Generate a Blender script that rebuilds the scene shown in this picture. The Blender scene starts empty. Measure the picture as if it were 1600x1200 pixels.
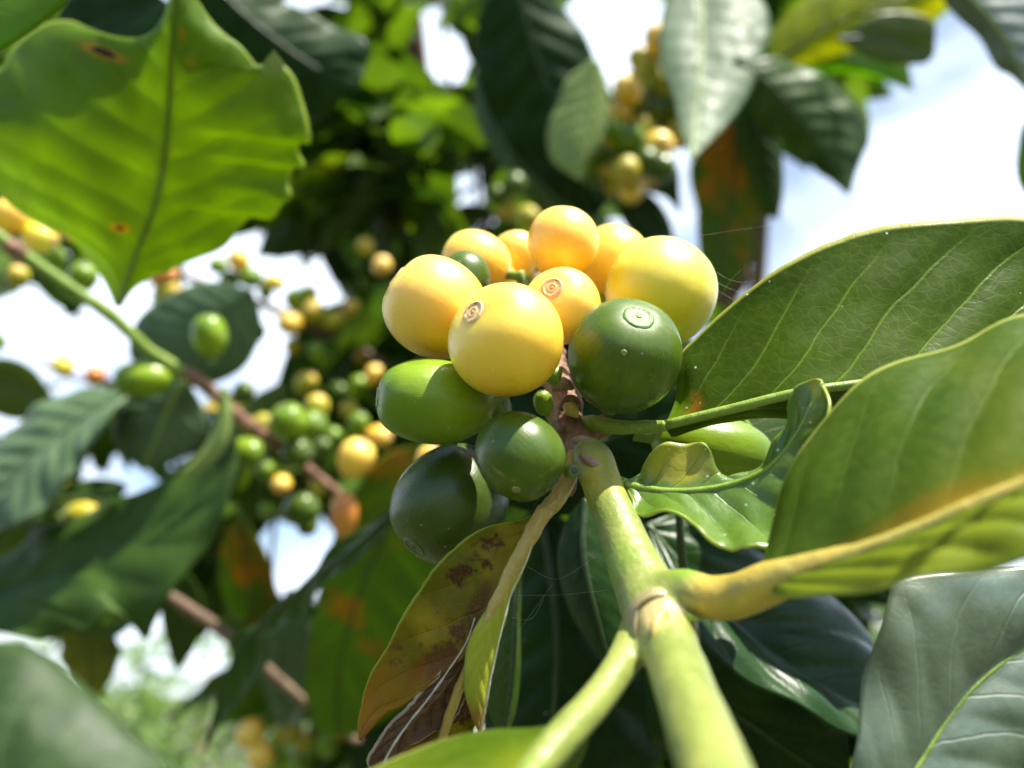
import bpy, math, random
from mathutils import Vector, Matrix, noise

# ------------------------------------------------------------------ camera, world, sun, exposure
S = bpy.context.scene
COL = S.collection
R_ = math.radians
PITCH = R_(21)
FPX = 1250.0
CAM = Vector((0, 0, 1.45))
RX = Vector((1, 0, 0)); UP = Vector((0, -math.sin(PITCH), math.cos(PITCH))); FW = Vector((0, math.cos(PITCH), math.sin(PITCH)))
cd = bpy.data.cameras.new('camera'); cam = bpy.data.objects.new('camera', cd); COL.objects.link(cam)
cam.location = CAM; cam.rotation_euler = (R_(90) + PITCH, 0, 0)
cd.sensor_width = 36; cd.lens = FPX / 1600 * 36
cd.clip_start = 0.004; cd.clip_end = 500
cd.dof.use_dof = True; cd.dof.focus_distance = 0.1025; cd.dof.aperture_fstop = 12.6
S.camera = cam

SUN = (0.36 * RX + 0.92 * UP + 0.03 * FW).normalized()
elev = math.asin(SUN.z); azim = math.atan2(SUN.x, SUN.y)
sl = bpy.data.lights.new('sun', 'SUN'); sl.energy = 5.0; sl.angle = R_(0.6); sl.color = (1.0, 0.95, 0.84)
so = bpy.data.objects.new('sun', sl); COL.objects.link(so)
so.rotation_euler = SUN.to_track_quat('Z', 'Y').to_euler()

W = bpy.data.worlds.new('World'); S.world = W; W.use_nodes = True
nt = W.node_tree; nt.nodes.clear()
def wn(t, **k):
    n = nt.nodes.new(t)
    for a, b in k.items(): setattr(n, a, b)
    return n
out = wn('ShaderNodeOutputWorld'); bg = wn('ShaderNodeBackground'); bg.inputs['Strength'].default_value = 0.10
sky = wn('ShaderNodeTexSky', sky_type='NISHITA', sun_disc=False, sun_elevation=elev, sun_rotation=azim)
tc = wn('ShaderNodeTexCoord'); nz = wn('ShaderNodeTexNoise'); nz.inputs['Scale'].default_value = 2.3; nz.inputs['Detail'].default_value = 6
mp = wn('ShaderNodeMapping'); mp.inputs['Scale'].default_value = (1, 1, 1.6); mp.inputs['Location'].default_value = (0.35, 0.2, 0.0)
mr = wn('ShaderNodeMapRange'); mr.interpolation_type = 'SMOOTHSTEP'
mr.inputs['From Min'].default_value = 0.35; mr.inputs['From Max'].default_value = 0.56; mr.inputs['To Min'].default_value = 0.05
mx = wn('ShaderNodeMix', data_type='RGBA'); mx.inputs['B'].default_value = (6.8, 7.6, 8.6, 1)
nt.links.new(tc.outputs['Generated'], mp.inputs['Vector']); nt.links.new(mp.outputs[0], nz.inputs['Vector'])
# clouds kept to the view; unseen sky overhead and behind cleared to cut fill
sx = wn('ShaderNodeSeparateXYZ'); nt.links.new(tc.outputs['Generated'], sx.inputs[0])
mz = wn('ShaderNodeMapRange'); mz.interpolation_type = 'SMOOTHSTEP'; my = wn('ShaderNodeMapRange'); my.interpolation_type = 'SMOOTHSTEP'
for m_, s_, a_, b_ in ((mz, 2, 0.86, 0.66), (my, 1, -0.1, 0.25)):
    nt.links.new(sx.outputs[s_], m_.inputs['Value']); m_.inputs['From Min'].default_value = a_; m_.inputs['From Max'].default_value = b_
mz.inputs['From Min'].default_value = 0.66; mz.inputs['From Max'].default_value = 0.86; mz.inputs['To Min'].default_value = 1; mz.inputs['To Max'].default_value = 0
k1 = wn('ShaderNodeMath', operation='MULTIPLY'); k2 = wn('ShaderNodeMath', operation='MULTIPLY')
nt.links.new(mz.outputs[0], k1.inputs[0]); nt.links.new(my.outputs[0], k1.inputs[1]); nt.links.new(k1.outputs[0], k2.inputs[0]); nt.links.new(mr.outputs[0], k2.inputs[1])
nt.links.new(nz.outputs['Fac'], mr.inputs['Value']); nt.links.new(k2.outputs[0], mx.inputs['Factor'])
nt.links.new(sky.outputs[0], mx.inputs['A']); nt.links.new(mx.outputs['Result'], bg.inputs['Color']); nt.links.new(bg.outputs[0], out.inputs['Surface'])

S.view_settings.view_transform = 'Standard'; S.view_settings.look = 'None'; S.view_settings.exposure = 1.27; S.view_settings.gamma = 1
S.render.engine = 'CYCLES'
cy = S.cycles
cy.use_denoising = True; cy.max_bounces = 7; cy.diffuse_bounces = 4; cy.transmission_bounces = 6; cy.transparent_max_bounces = 4; cy.sample_clamp_indirect = 6
cy.use_adaptive_sampling = True; cy.adaptive_threshold = 0.02

rng = random.Random(11)

# ------------------------------------------------------------------ helpers
def at(x, y, d):
    d = d / 1000.0
    return CAM + ((x - 800) / FPX * d) * RX + ((600 - y) / FPX * d) * UP + d * FW
def camdir(v):
    return (v[0] * RX + v[1] * UP - v[2] * FW).normalized()
def proj(p):
    q = p - CAM; d = q.dot(FW)
    if d <= 0.01: return (-9999, -9999, d)
    return (800 + q.dot(RX) / d * FPX, 600 - q.dot(UP) / d * FPX, d)

def catmull(pts, n):
    """pts: list of tuples; resample to n by chord length of a Catmull-Rom spline"""
    pts = [Vector(p) for p in pts]
    if len(pts) == 2:
        return [pts[0].lerp(pts[1], i / (n - 1)) for i in range(n)]
    k = max(6, int(4 * n / len(pts)))
    P = [pts[0] * 2 - pts[1]] + pts + [pts[-1] * 2 - pts[-2]]
    out = []
    for i in range(1, len(P) - 2):
        a, b, c, e = P[i - 1], P[i], P[i + 1], P[i + 2]
        for j in range(k):
            t = j / k
            out.append(0.5 * ((2 * b) + (c - a) * t + (2 * a - 5 * b + 4 * c - e) * t * t + (3 * b - a - 3 * c + e) * t ** 3))
    out.append(pts[-1])
    L = [0]
    for i in range(1, len(out)): L.append(L[-1] + (out[i] - out[i - 1]).length)
    T = L[-1]; res = []; j = 0
    for i in range(n):
        s = T * i / (n - 1)
        while j < len(L) - 2 and L[j + 1] < s: j += 1
        seg = L[j + 1] - L[j]
        res.append(out[j].lerp(out[j + 1], 0 if seg < 1e-12 else min(1, max(0, (s - L[j]) / seg))))
    return res

def mesh_obj(name, verts, faces, mat, parent=None, uvs=None, origin=None, smooth=True, attr=None):
    o0 = origin if origin is not None else (parent.location if parent else Vector((0, 0, 0)))
    me = bpy.data.meshes.new(name)
    me.from_pydata([tuple(Vector(v) - o0) for v in verts], [], faces)
    if uvs is not None:
        ul = me.uv_layers.new(name='UVMap')
        flat = []
        for p in me.polygons:
            for vi in p.vertices: flat += uvs[vi]
        ul.data.foreach_set('uv', flat)
    if attr is not None:
        a = me.attributes.new('tone', 'FLOAT', 'POINT'); a.data.foreach_set('value', attr)
    if smooth: me.shade_smooth()
    me.materials.append(mat)
    o = bpy.data.objects.new(name, me); COL.objects.link(o)
    if parent: o.parent = parent
    else: o.location = o0
    return o

def tag(o, label, cat, group=None, kind=None):
    if label: o['label'] = label
    if cat: o['category'] = cat
    if group: o['group'] = group
    if kind: o['kind'] = kind
    return o

def empty(name, loc, label, cat, group=None):
    o = bpy.data.objects.new(name, None); COL.objects.link(o); o.location = loc; o.empty_display_size = 0.005
    return tag(o, label, cat, group)

def tube_geo(pts, rad, n=40, seg=16, rough=0.0, seed=0, cap=True):
    """pts world points, rad metres per point; rough is a fraction of the radius"""
    data = [tuple(p) + (r,) for p, r in zip(pts, rad)]
    c = catmull_nd(data, n)
    V = []; F = []
    t0 = (Vector(c[1][:3]) - Vector(c[0][:3])).normalized()
    nrm = t0.orthogonal().normalized()
    for i in range(n):
        p = Vector(c[i][:3]); r = c[i][3]
        q = Vector(c[min(i + 1, n - 1)][:3]) - Vector(c[max(i - 1, 0)][:3])
        t = q.normalized() if q.length > 1e-12 else t0
        nrm = (nrm - t * nrm.dot(t)).normalized(); b = t.cross(nrm)
        for j in range(seg):
            a = 2 * math.pi * j / seg
            d = nrm * math.cos(a) + b * math.sin(a)
            k = 1 + rough * noise.noise(Vector((i * 0.35 + seed, math.cos(a) * 1.2, math.sin(a) * 1.2)))
            V.append(p + d * r * k)
    for i in range(n - 1):
        for j in range(seg):
            a = i * seg + j; b2 = i * seg + (j + 1) % seg
            F.append((a, b2, b2 + seg, a + seg))
    if cap:
        V.append(Vector(c[0][:3])); V.append(Vector(c[-1][:3])); m = len(V)
        for j in range(seg):
            F.append((m - 2, (j + 1) % seg, j)); F.append((m - 1, (n - 1) * seg + j, (n - 1) * seg + (j + 1) % seg))
    return V, F

def catmull_nd(data, n):
    m = len(data[0]); k = 10
    P = [tuple(2 * a - b for a, b in zip(data[0], data[1]))] + list(data) + [tuple(2 * a - b for a, b in zip(data[-1], data[-2]))]
    out = []
    for i in range(1, len(P) - 2):
        for j in range(k):
            t = j / k
            out.append(tuple(0.5 * (2 * P[i][q] + (P[i + 1][q] - P[i - 1][q]) * t + (2 * P[i - 1][q] - 5 * P[i][q] + 4 * P[i + 1][q] - P[i + 2][q]) * t * t + (3 * P[i][q] - P[i - 1][q] - 3 * P[i + 1][q] + P[i + 2][q]) * t ** 3) for q in range(m)))
    out.append(tuple(data[-1]))
    L = [0]
    for i in range(1, len(out)): L.append(L[-1] + math.dist(out[i][:3], out[i - 1][:3]))
    res = []; j = 0
    for i in range(n):
        s = L[-1] * i / (n - 1)
        while j < len(L) - 2 and L[j + 1] < s: j += 1
        seg = L[j + 1] - L[j]; t = 0 if seg < 1e-12 else min(1, max(0, (s - L[j]) / seg))
        res.append(tuple(a + (b - a) * t for a, b in zip(out[j], out[j + 1])))
    return res

def tube(name, pts, rad, mat, parent=None, **k):
    """pts as (px, py, depth mm); rad in mm"""
    W_ = [at(*p) for p in pts]
    V, F = tube_geo(W_, [r / 1000 for r in rad], **k)
    return mesh_obj(name, V, F, mat, parent, origin=None if parent else W_[0])

def tube_w(name, pts, rad, mat, parent=None, **k):
    V, F = tube_geo(pts, rad, **k)
    return mesh_obj(name, V, F, mat, parent, origin=None if parent else Vector(pts[0]))

# ------------------------------------------------------------------ material kit
class NB:
    def __init__(s, name):
        s.m = bpy.data.materials.new(name); s.m.use_nodes = True; s.t = s.m.node_tree; s.t.nodes.clear()
        s.out = s.t.nodes.new('ShaderNodeOutputMaterial')
    def n(s, typ, ins=None, **k):
        x = s.t.nodes.new(typ)
        for a, b in k.items(): setattr(x, a, b)
        if ins:
            for a, b in ins.items(): s.set(x.inputs[a], b)
        return x
    def set(s, sock, v):
        if isinstance(v, bpy.types.NodeSocket): s.t.links.new(v, sock)
        elif isinstance(v, bpy.types.Node): s.t.links.new(v.outputs[0], sock)
        else:
            if isinstance(v, (tuple, list)) and len(v) == 3 and sock.type == 'RGBA': v = tuple(v) + (1,)
            sock.default_value = v
    def math(s, op, a, b=0.0, c=0.0, clamp=False):
        x = s.n('ShaderNodeMath', operation=op, use_clamp=clamp)
        s.set(x.inputs[0], a); s.set(x.inputs[1], b); s.set(x.inputs[2], c); return x.outputs[0]
    def mix(s, f, a, b, mode='MIX'):
        x = s.n('ShaderNodeMix', data_type='RGBA', blend_type=mode)
        s.set(x.inputs['Factor'], f); s.set(x.inputs['A'], a); s.set(x.inputs['B'], b); return x.outputs['Result']
    def step(s, v, lo, hi, a=0.0, b=1.0):
        x = s.n('ShaderNodeMapRange', interpolation_type='SMOOTHSTEP')
        for k, q in (('Value', v), ('From Min', lo), ('From Max', hi), ('To Min', a), ('To Max', b)): s.set(x.inputs[k], q)
        return x.outputs[0]
    def noise(s, vec, scale, detail=3, rough=0.5, dist=0.0):
        return s.n('ShaderNodeTexNoise', {'Vector': vec, 'Scale': scale, 'Detail': detail, 'Roughness': rough, 'Distortion': dist}).outputs['Fac']
    def mapping(s, vec, scale=(1, 1, 1), loc=(0, 0, 0)):
        return s.n('ShaderNodeMapping', {'Vector': vec, 'Scale': scale, 'Location': loc}).outputs[0]

def leaf_mat(name, c1, c2, vein=(0.25, 0.35, 0.06), vein_amt=0.5, N=9, slant=1.6, trans=(0.2, 0.38, 0.02), tf=0.35, rough=0.35,
             yellow=0.0, yc=(0.45, 0.36, 0.02), brown=0.0, bc=(0.10, 0.035, 0.01), spots=(), dust=0.0, bump=0.4, coat=0.0, edge=None, scale=1.0,
             gloss=0.5, speckle=0.0, ugrad=None, ribglow=0.0, patch=(), ysc=22.0, nfa=0.22, bsc=60.0):
    b = NB(name)
    uv = b.n('ShaderNodeUVMap'); uv.uv_map = 'UVMap'
    sp = b.n('ShaderNodeSeparateXYZ', {'Vector': uv.outputs[0]}); u, v = sp.outputs[0], sp.outputs[1]
    ob = b.n('ShaderNodeTexCoord').outputs['Object']
    s_ = b.math('MULTIPLY_ADD', v, 2.0, -1.0); a = b.math('ABSOLUTE', s_)
    nd = b.noise(uv.outputs[0], 5.0, 2)
    ph = b.math('MULTIPLY_ADD', u, float(N), 0.0)
    ph = b.math('SUBTRACT', ph, b.math('MULTIPLY', b.math('POWER', a, 0.85), slant))
    ph = b.math('ADD', ph, b.math('MULTIPLY', b.math('SIGN', s_), 0.22))
    ph = b.math('ADD', ph, b.math('MULTIPLY', nd, 0.35))
    fr = b.math('ABSOLUTE', b.math('SUBTRACT', b.math('FRACT', ph), 0.5))
    lat = b.math('SUBTRACT', 1.0, b.step(fr, 0.0, 0.055))
    lat = b.math('MULTIPLY', lat, b.step(a, 0.98, 0.55, 0.0, 1.0))
    mid = b.math('SUBTRACT', 1.0, b.step(a, 0.015, 0.05))
    vm = b.math('MAXIMUM', lat, mid)
    vor = b.n('ShaderNodeTexVoronoi', {'Vector': b.mapping(ob), 'Scale': 620.0 * scale}, feature='DISTANCE_TO_EDGE').outputs['Distance']
    ret = b.math('SUBTRACT', 1.0, b.step(vor, 0.0, 0.11))
    n1 = b.noise(ob, 70.0 * scale, 4, 0.6); n2 = b.noise(ob, ysc * scale, 3)
    col = b.mix(b.step(n1, 0.3, 0.7), c1, c2)
    nf = b.noise(ob, 900.0 * scale, 2)
    col = b.mix(b.math('MULTIPLY', b.step(nf, 0.35, 0.75), nfa), col, vein)
    col = b.mix(b.math('MULTIPLY', ret, 0.07), col, vein)
    col = b.mix(b.math('MULTIPLY', vm, vein_amt), col, vein)
    tr = b.mix(b.step(n1, 0.3, 0.75), trans, tuple(q * 0.62 for q in trans))
    tr = b.mix(b.math('MULTIPLY', vm, 0.55), tr, tuple(q * 0.45 for q in trans))
    tr = b.mix(b.math('MULTIPLY', ret, 0.18), tr, tuple(q * 0.5 for q in trans))
    if yellow > 0:
        ym = b.math('MULTIPLY', b.step(n2, 0.62 - 0.3 * yellow, 0.78 - 0.2 * yellow), 0.85)
        col = b.mix(ym, col, yc); tr = b.mix(ym, tr, tuple(q * 1.25 for q in yc))
    for (su, sv, ru, rv, pc) in patch:
        du = b.math('DIVIDE', b.math('SUBTRACT', u, su), ru); dv = b.math('DIVIDE', b.math('SUBTRACT', v, sv), rv)
        d2 = b.math('ADD', b.math('SQRT', b.math('ADD', b.math('MULTIPLY', du, du), b.math('MULTIPLY', dv, dv))), b.math('MULTIPLY', b.math('SUBTRACT', n1, 0.5), 0.9))
        h = b.math('MULTIPLY', b.step(d2, 1.2, 0.5), 0.85)
        col = b.mix(h, col, pc); tr = b.mix(h, tr, tuple(min(1, q * 1.3) for q in pc))
    if ribglow > 0:
        gm = b.math('MULTIPLY', b.math('MULTIPLY', b.step(b.math('ADD', a, b.math('MULTIPLY', b.math('SUBTRACT', n1, 0.5), 0.25)), 0.15, 0.02), b.step(n2, 0.38, 0.55)), ribglow)
        col = b.mix(gm, col, (0.48, 0.30, 0.02)); tr = b.mix(gm, tr, (0.6, 0.36, 0.02))
    if brown > 0:
        n3 = b.noise(b.mapping(ob, loc=(3, 1, 7)), bsc * scale, 4, 0.65)
        bm = b.step(n3, 0.72 - 0.3 * brown, 0.80 - 0.3 * brown)
        col = b.mix(bm, col, bc); tr = b.mix(bm, tr, tuple(min(1, q * 1.8) for q in bc))
    for (su, sv, ru, rv) in spots:
        du = b.math('DIVIDE', b.math('SUBTRACT', u, su), ru); dv = b.math('DIVIDE', b.math('SUBTRACT', v, sv), rv)
        d2 = b.math('SQRT', b.math('ADD', b.math('MULTIPLY', du, du), b.math('MULTIPLY', dv, dv)))
        d2 = b.math('ADD', d2, b.math('MULTIPLY', b.math('SUBTRACT', n1, 0.5), 0.9))
        h = b.math('SUBTRACT', 1.0, b.step(d2, 0.9, 2.2)); k = b.math('SUBTRACT', 1.0, b.step(d2, 0.75, 1.0))
        col = b.mix(h, col, (0.55, 0.33, 0.02)); tr = b.mix(h, tr, (0.7, 0.42, 0.02))
        col = b.mix(k, col, (0.07, 0.035, 0.012)); tr = b.mix(k, tr, (0.05, 0.02, 0.005))
    if ugrad:
        # pigment change towards the tip: (u0, u1, colour, strength)
        g = b.math('MULTIPLY', b.step(b.math('ADD', u, b.math('MULTIPLY', b.math('SUBTRACT', n1, 0.5), 0.5)), ugrad[0], ugrad[1]), ugrad[3])
        col = b.mix(g, col, ugrad[2]); tr = b.mix(g, tr, ugrad[2])
    if edge:
        e = b.math('MULTIPLY', b.step(a, 0.955, 0.99), 0.85)
        col = b.mix(e, col, edge)
    if speckle > 0:
        sv_ = b.noise(ob, 4200.0, 2, 0.7)
        sm = b.math('MULTIPLY', b.math('MULTIPLY', b.step(sv_, 0.50, 0.60), speckle), b.math('MULTIPLY', b.step(a, 0.95, 0.6, 0.0, 1.0), b.step(b.noise(ob, 150.0, 3), 0.36, 0.56)))
        col = b.mix(sm, col, (0.27, 0.16, 0.055))
    if dust > 0:
        vd = b.n('ShaderNodeTexVoronoi', {'Vector': ob, 'Scale': 700.0}); rnd = b.n('ShaderNodeSeparateColor', {'Color': vd.outputs['Color']}).outputs[0]
        dm = b.math('MULTIPLY', b.math('SUBTRACT', 1.0, b.step(vd.outputs['Distance'], 0.06, 0.16)), b.math('GREATER_THAN', rnd, 1.0 - dust))
        col = b.mix(dm, col, (0.75, 0.78, 0.7))
    hgt = b.math('ADD', b.math('MULTIPLY', b.math('MULTIPLY', fr, 2.0), -0.0), b.math('MULTIPLY', ret, -0.000018 / scale))
    hgt = b.math('ADD', hgt, b.math('MULTIPLY', lat, -0.00018 / scale))
    hgt = b.math('ADD', hgt, b.math('MULTIPLY', b.noise(ob, 260.0 * scale, 3), 0.00035 / scale))
    bp = b.n('ShaderNodeBump', {'Height': hgt, 'Strength': bump, 'Distance': 1.0})
    rg = b.step(b.noise(ob, 180.0 * scale, 3), 0.3, 0.8, rough * 0.8, min(1, rough * 1.45))
    p = b.n('ShaderNodeBsdfPrincipled', {'Base Color': col, 'Roughness': rg, 'Normal': bp.outputs[0], 'Specular IOR Level': gloss, 'Coat Weight': coat, 'Coat Roughness': 0.25})
    t = b.n('ShaderNodeBsdfTranslucent', {'Color': tr, 'Normal': bp.outputs[0]})
    mx = b.n('ShaderNodeMixShader', {'Fac': tf}); b.set(mx.inputs[1], p); b.set(mx.inputs[2], t)
    b.set(b.out.inputs[0], mx)
    return b.m

def cherry_mat(name, c1, c2, c3=None, rough=0.27, sss=0.35, coat=1.0, radius=(1.0, 0.6, 0.15), stripe=0.35, wax=0.0, scar_r=None, spots=0.5, sb=1.0):
    """c1 towards the stalk end, c2 towards the scar end, c3 blush patches"""
    b = NB(name)
    tcn = b.n('ShaderNodeTexCoord'); ob = tcn.outputs['Object']
    sp = b.n('ShaderNodeSeparateXYZ', {'Vector': ob})
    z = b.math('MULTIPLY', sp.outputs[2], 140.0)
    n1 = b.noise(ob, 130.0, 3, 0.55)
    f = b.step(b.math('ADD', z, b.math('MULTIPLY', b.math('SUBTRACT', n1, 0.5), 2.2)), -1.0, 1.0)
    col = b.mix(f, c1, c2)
    if c3:
        n2 = b.noise(b.mapping(ob, loc=(0.02, 0.05, 0.01)), 95.0, 3, 0.5)
        col = b.mix(b.math('MULTIPLY', b.step(n2, 0.48, 0.68), 0.6), col, c3)
    ang = b.math('ARCTAN2', sp.outputs[1], sp.outputs[0])
    cv = b.n('ShaderNodeCombineXYZ'); b.set(cv.inputs[0], b.math('MULTIPLY', b.math('COSINE', ang), 7.0)); b.set(cv.inputs[1], b.math('MULTIPLY', b.math('SINE', ang), 7.0)); b.set(cv.inputs[2], b.math('MULTIPLY', sp.outputs[2], 160.0))
    st = b.noise(cv.outputs[0], 2.6, 4, 0.65)
    hi = tuple(min(1, q * 1.45 + 0.015) for q in c2); lo = tuple(q * 0.72 for q in c1)
    col = b.mix(b.math('MULTIPLY', b.step(st, 0.5, 0.75), stripe), col, hi)
    col = b.mix(b.math('MULTIPLY', b.step(st, 0.5, 0.28), stripe), col, lo)
    # pale lenticel flecks and a few brown specks
    vd = b.n('ShaderNodeTexVoronoi', {'Vector': ob, 'Scale': 620.0}); rc = b.n('ShaderNodeSeparateColor', {'Color': vd.outputs['Color']})
    fl = b.math('MULTIPLY', b.math('SUBTRACT', 1.0, b.step(vd.outputs['Distance'], 0.05, 0.13)), b.math('GREATER_THAN', rc.outputs[0], 1 - 0.12 * spots))
    col = b.mix(b.math('MULTIPLY', fl, 0.75), col, tuple(min(1, q * 1.3 + 0.22) for q in c2))
    bs = b.math('MULTIPLY', b.math('SUBTRACT', 1.0, b.step(vd.outputs['Distance'], 0.09, 0.2)), b.math('GREATER_THAN', rc.outputs[1], 1 - 0.02 * spots))
    col = b.mix(b.math('MULTIPLY', bs, 0.8), col, (0.22, 0.10, 0.03))
    # fine scratches
    wv = b.noise(b.mapping(ob, scale=(1, 1, 0.12)), 900.0, 2, 0.5, 1.5)
    sc = b.math('MULTIPLY', b.step(wv, 0.69, 0.73), 0.15)
    col = b.mix(sc, col, (0.6, 0.5, 0.3))
    h = b.math('ADD', b.math('MULTIPLY', b.noise(ob, 420.0, 3), 0.00022), b.math('MULTIPLY', st, 0.00022 * sb))
    bp = b.n('ShaderNodeBump', {'Height': h, 'Strength': 0.45, 'Distance': 1.0})
    rg = b.step(b.noise(ob, 300.0, 3), 0.3, 0.75, rough * 0.8, rough * 1.5)
    p = b.n('ShaderNodeBsdfPrincipled', {'Base Color': col, 'Roughness': rg, 'Normal': bp.outputs[0], 'Subsurface Weight': sss, 'Subsurface Radius': radius, 'Subsurface Scale': 0.003,
             'Specular IOR Level': 0.32, 'Coat Weight': coat, 'Coat IOR': 1.6, 'Coat Roughness': 0.52, 'Sheen Weight': wax, 'Sheen Roughness': 0.4})
    b.set(b.out.inputs[0], p)
    return b.m

def scar_mat(name, skin, rim, inner, dark):
    b = NB(name)
    ob = b.n('ShaderNodeTexCoord').outputs['Object']; sp = b.n('ShaderNodeSeparateXYZ', {'Vector': ob})
    r = b.math('MULTIPLY', b.math('SQRT', b.math('ADD', b.math('POWER', sp.outputs[0], 2.0), b.math('POWER', sp.outputs[1], 2.0))), 1000.0)
    n = b.noise(ob, 2600.0, 3, 0.7); rr = b.math('ADD', r, b.math('MULTIPLY', b.math('SUBTRACT', n, 0.5), 0.25))
    ramp = b.n('ShaderNodeValToRGB', {'Fac': b.math('DIVIDE', rr, 2.0)}); e = ramp.color_ramp.elements
    e[0].position = 0.0; e[0].color = dark + (1,); e[1].position = 1.0; e[1].color = skin + (1,)
    for p, c in ((0.07, inner), (0.16, dark), (0.24, inner), (0.38, rim), (0.47, inner), (0.56, rim), (0.66, dark), (0.72, rim), (0.84, skin)):
        q = e.new(p); q.color = c + (1,)
    ang = b.noise(ob, 1500.0, 2, 0.6)
    col = b.mix(b.math('MULTIPLY', b.step(ang, 0.52, 0.66), b.math('MULTIPLY', b.step(r, 0.9, 1.15), b.step(r, 1.5, 1.3, 0.0, 1.0))), ramp.outputs[0], tuple(q * 0.5 for q in dark))
    bp = b.n('ShaderNodeBump', {'Height': b.math('MULTIPLY', n, 0.0002), 'Strength': 0.6, 'Distance': 1.0})
    p = b.n('ShaderNodeBsdfPrincipled', {'Base Color': col, 'Roughness': 0.5, 'Normal': bp.outputs[0], 'Subsurface Weight': 0.2, 'Subsurface Radius': (1, .6, .2), 'Subsurface Scale': 0.0015})
    b.set(b.out.inputs[0], p); return b.m

def stem_mat(name, c1, c2, streak=(0.16, 0.09, 0.03), streak_amt=0.4, sc=1.0, blotch=None, rough=0.42, sss=0.15, axis=None):
    """blotch: list of (world centre, radius, colour)"""
    b = NB(name)
    geo = b.n('ShaderNodeNewGeometry'); wp = geo.outputs['Position']
    loc = b.n('ShaderNodeTexCoord').outputs['Object']
    n1 = b.noise(loc, 110.0 * sc, 4, 0.6); col = b.mix(b.step(n1, 0.32, 0.68), c1, c2)
    for c, r, cc in (blotch or []):
        d = b.n('ShaderNodeVectorMath', operation='DISTANCE'); b.set(d.inputs[0], wp); b.set(d.inputs[1], tuple(c))
        dd = b.math('ADD', d.outputs['Value'], b.math('MULTIPLY', b.math('SUBTRACT', n1, 0.5), r * 0.9))
        col = b.mix(b.step(dd, r * 1.25, r * 0.55, 0.0, 0.95), col, cc)
    if axis is not None:
        al = b.n('ShaderNodeVectorMath', operation='DOT_PRODUCT'); b.set(al.inputs[0], loc); b.set(al.inputs[1], tuple(axis))
        k = b.n('ShaderNodeVectorMath', operation='SCALE'); b.set(k.inputs[0], tuple(axis)); b.set(k.inputs['Scale'], b.math('MULTIPLY', al.outputs['Value'], 0.93))
        sb_ = b.n('ShaderNodeVectorMath', operation='SUBTRACT'); b.set(sb_.inputs[0], loc); b.set(sb_.inputs[1], k.outputs[0])
        n2 = b.noise(sb_.outputs[0], 650.0 * sc, 5, 0.7)
        n6 = b.noise(sb_.outputs[0], 300.0 * sc, 2, 0.5)
        col = b.mix(b.math('MULTIPLY', b.step(n6, 0.45, 0.7), 0.4), col, tuple(q * 0.62 for q in c1))
    else:
        n2 = b.noise(b.mapping(loc, scale=(3.2, 0.55, 0.55)), 330.0 * sc, 4, 0.7)
    col = b.mix(b.math('MULTIPLY', b.step(n2, 0.62, 0.72), streak_amt), col, streak)
    nf = b.noise(loc, 1500.0 * sc, 2, 0.6)
    col = b.mix(b.math('MULTIPLY', b.step(nf, 0.6, 0.72), 0.35), col, tuple(min(1, q * 1.5 + 0.08) for q in c2))
    n4 = b.noise(loc, 2300.0 * sc, 1); col = b.mix(b.math('MULTIPLY', b.step(n4, 0.74, 0.8), 0.7), col, (0.10, 0.05, 0.02))
    h = b.math('ADD', b.math('MULTIPLY', n2, 0.0003 / sc), b.math('MULTIPLY', b.noise(loc, 500.0 * sc, 4, 0.6), 0.0005 / sc))
    bp = b.n('ShaderNodeBump', {'Height': h, 'Strength': 0.5, 'Distance': 1.0})
    p = b.n('ShaderNodeBsdfPrincipled', {'Base Color': col, 'Roughness': rough, 'Normal': bp.outputs[0], 'Subsurface Weight': sss, 'Subsurface Radius': (0.8, 1, 0.2), 'Subsurface Scale': 0.0015})
    b.set(b.out.inputs[0], p); return b.m

# ------------------------------------------------------------------ leaf builder
def edge_pts(E, mid3, dd, n):
    """edge polyline (x, y[, depth offset]) -> n world points; depth follows the midrib's at the same fraction"""
    xy = [(p[0], p[1], p[2] if len(p) > 2 else None) for p in E]
    # cumulative fraction
    L = [0]
    for i in range(1, len(xy)): L.append(L[-1] + math.hypot(xy[i][0] - xy[i - 1][0], xy[i][1] - xy[i - 1][1]))
    pts = []
    for i, p in enumerate(xy):
        f = L[i] / L[-1]; k = f * (len(mid3) - 1); j = min(int(k), len(mid3) - 2); d = mid3[j][2] + (mid3[j + 1][2] - mid3[j][2]) * (k - j)
        s = math.sin(math.pi * min(1, max(0, f))) ** 0.6
        off = (dd if p[2] is None else p[2]) * s
        pts.append((p[0], p[1], d + off))
    return catmull(pts, n)

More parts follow.
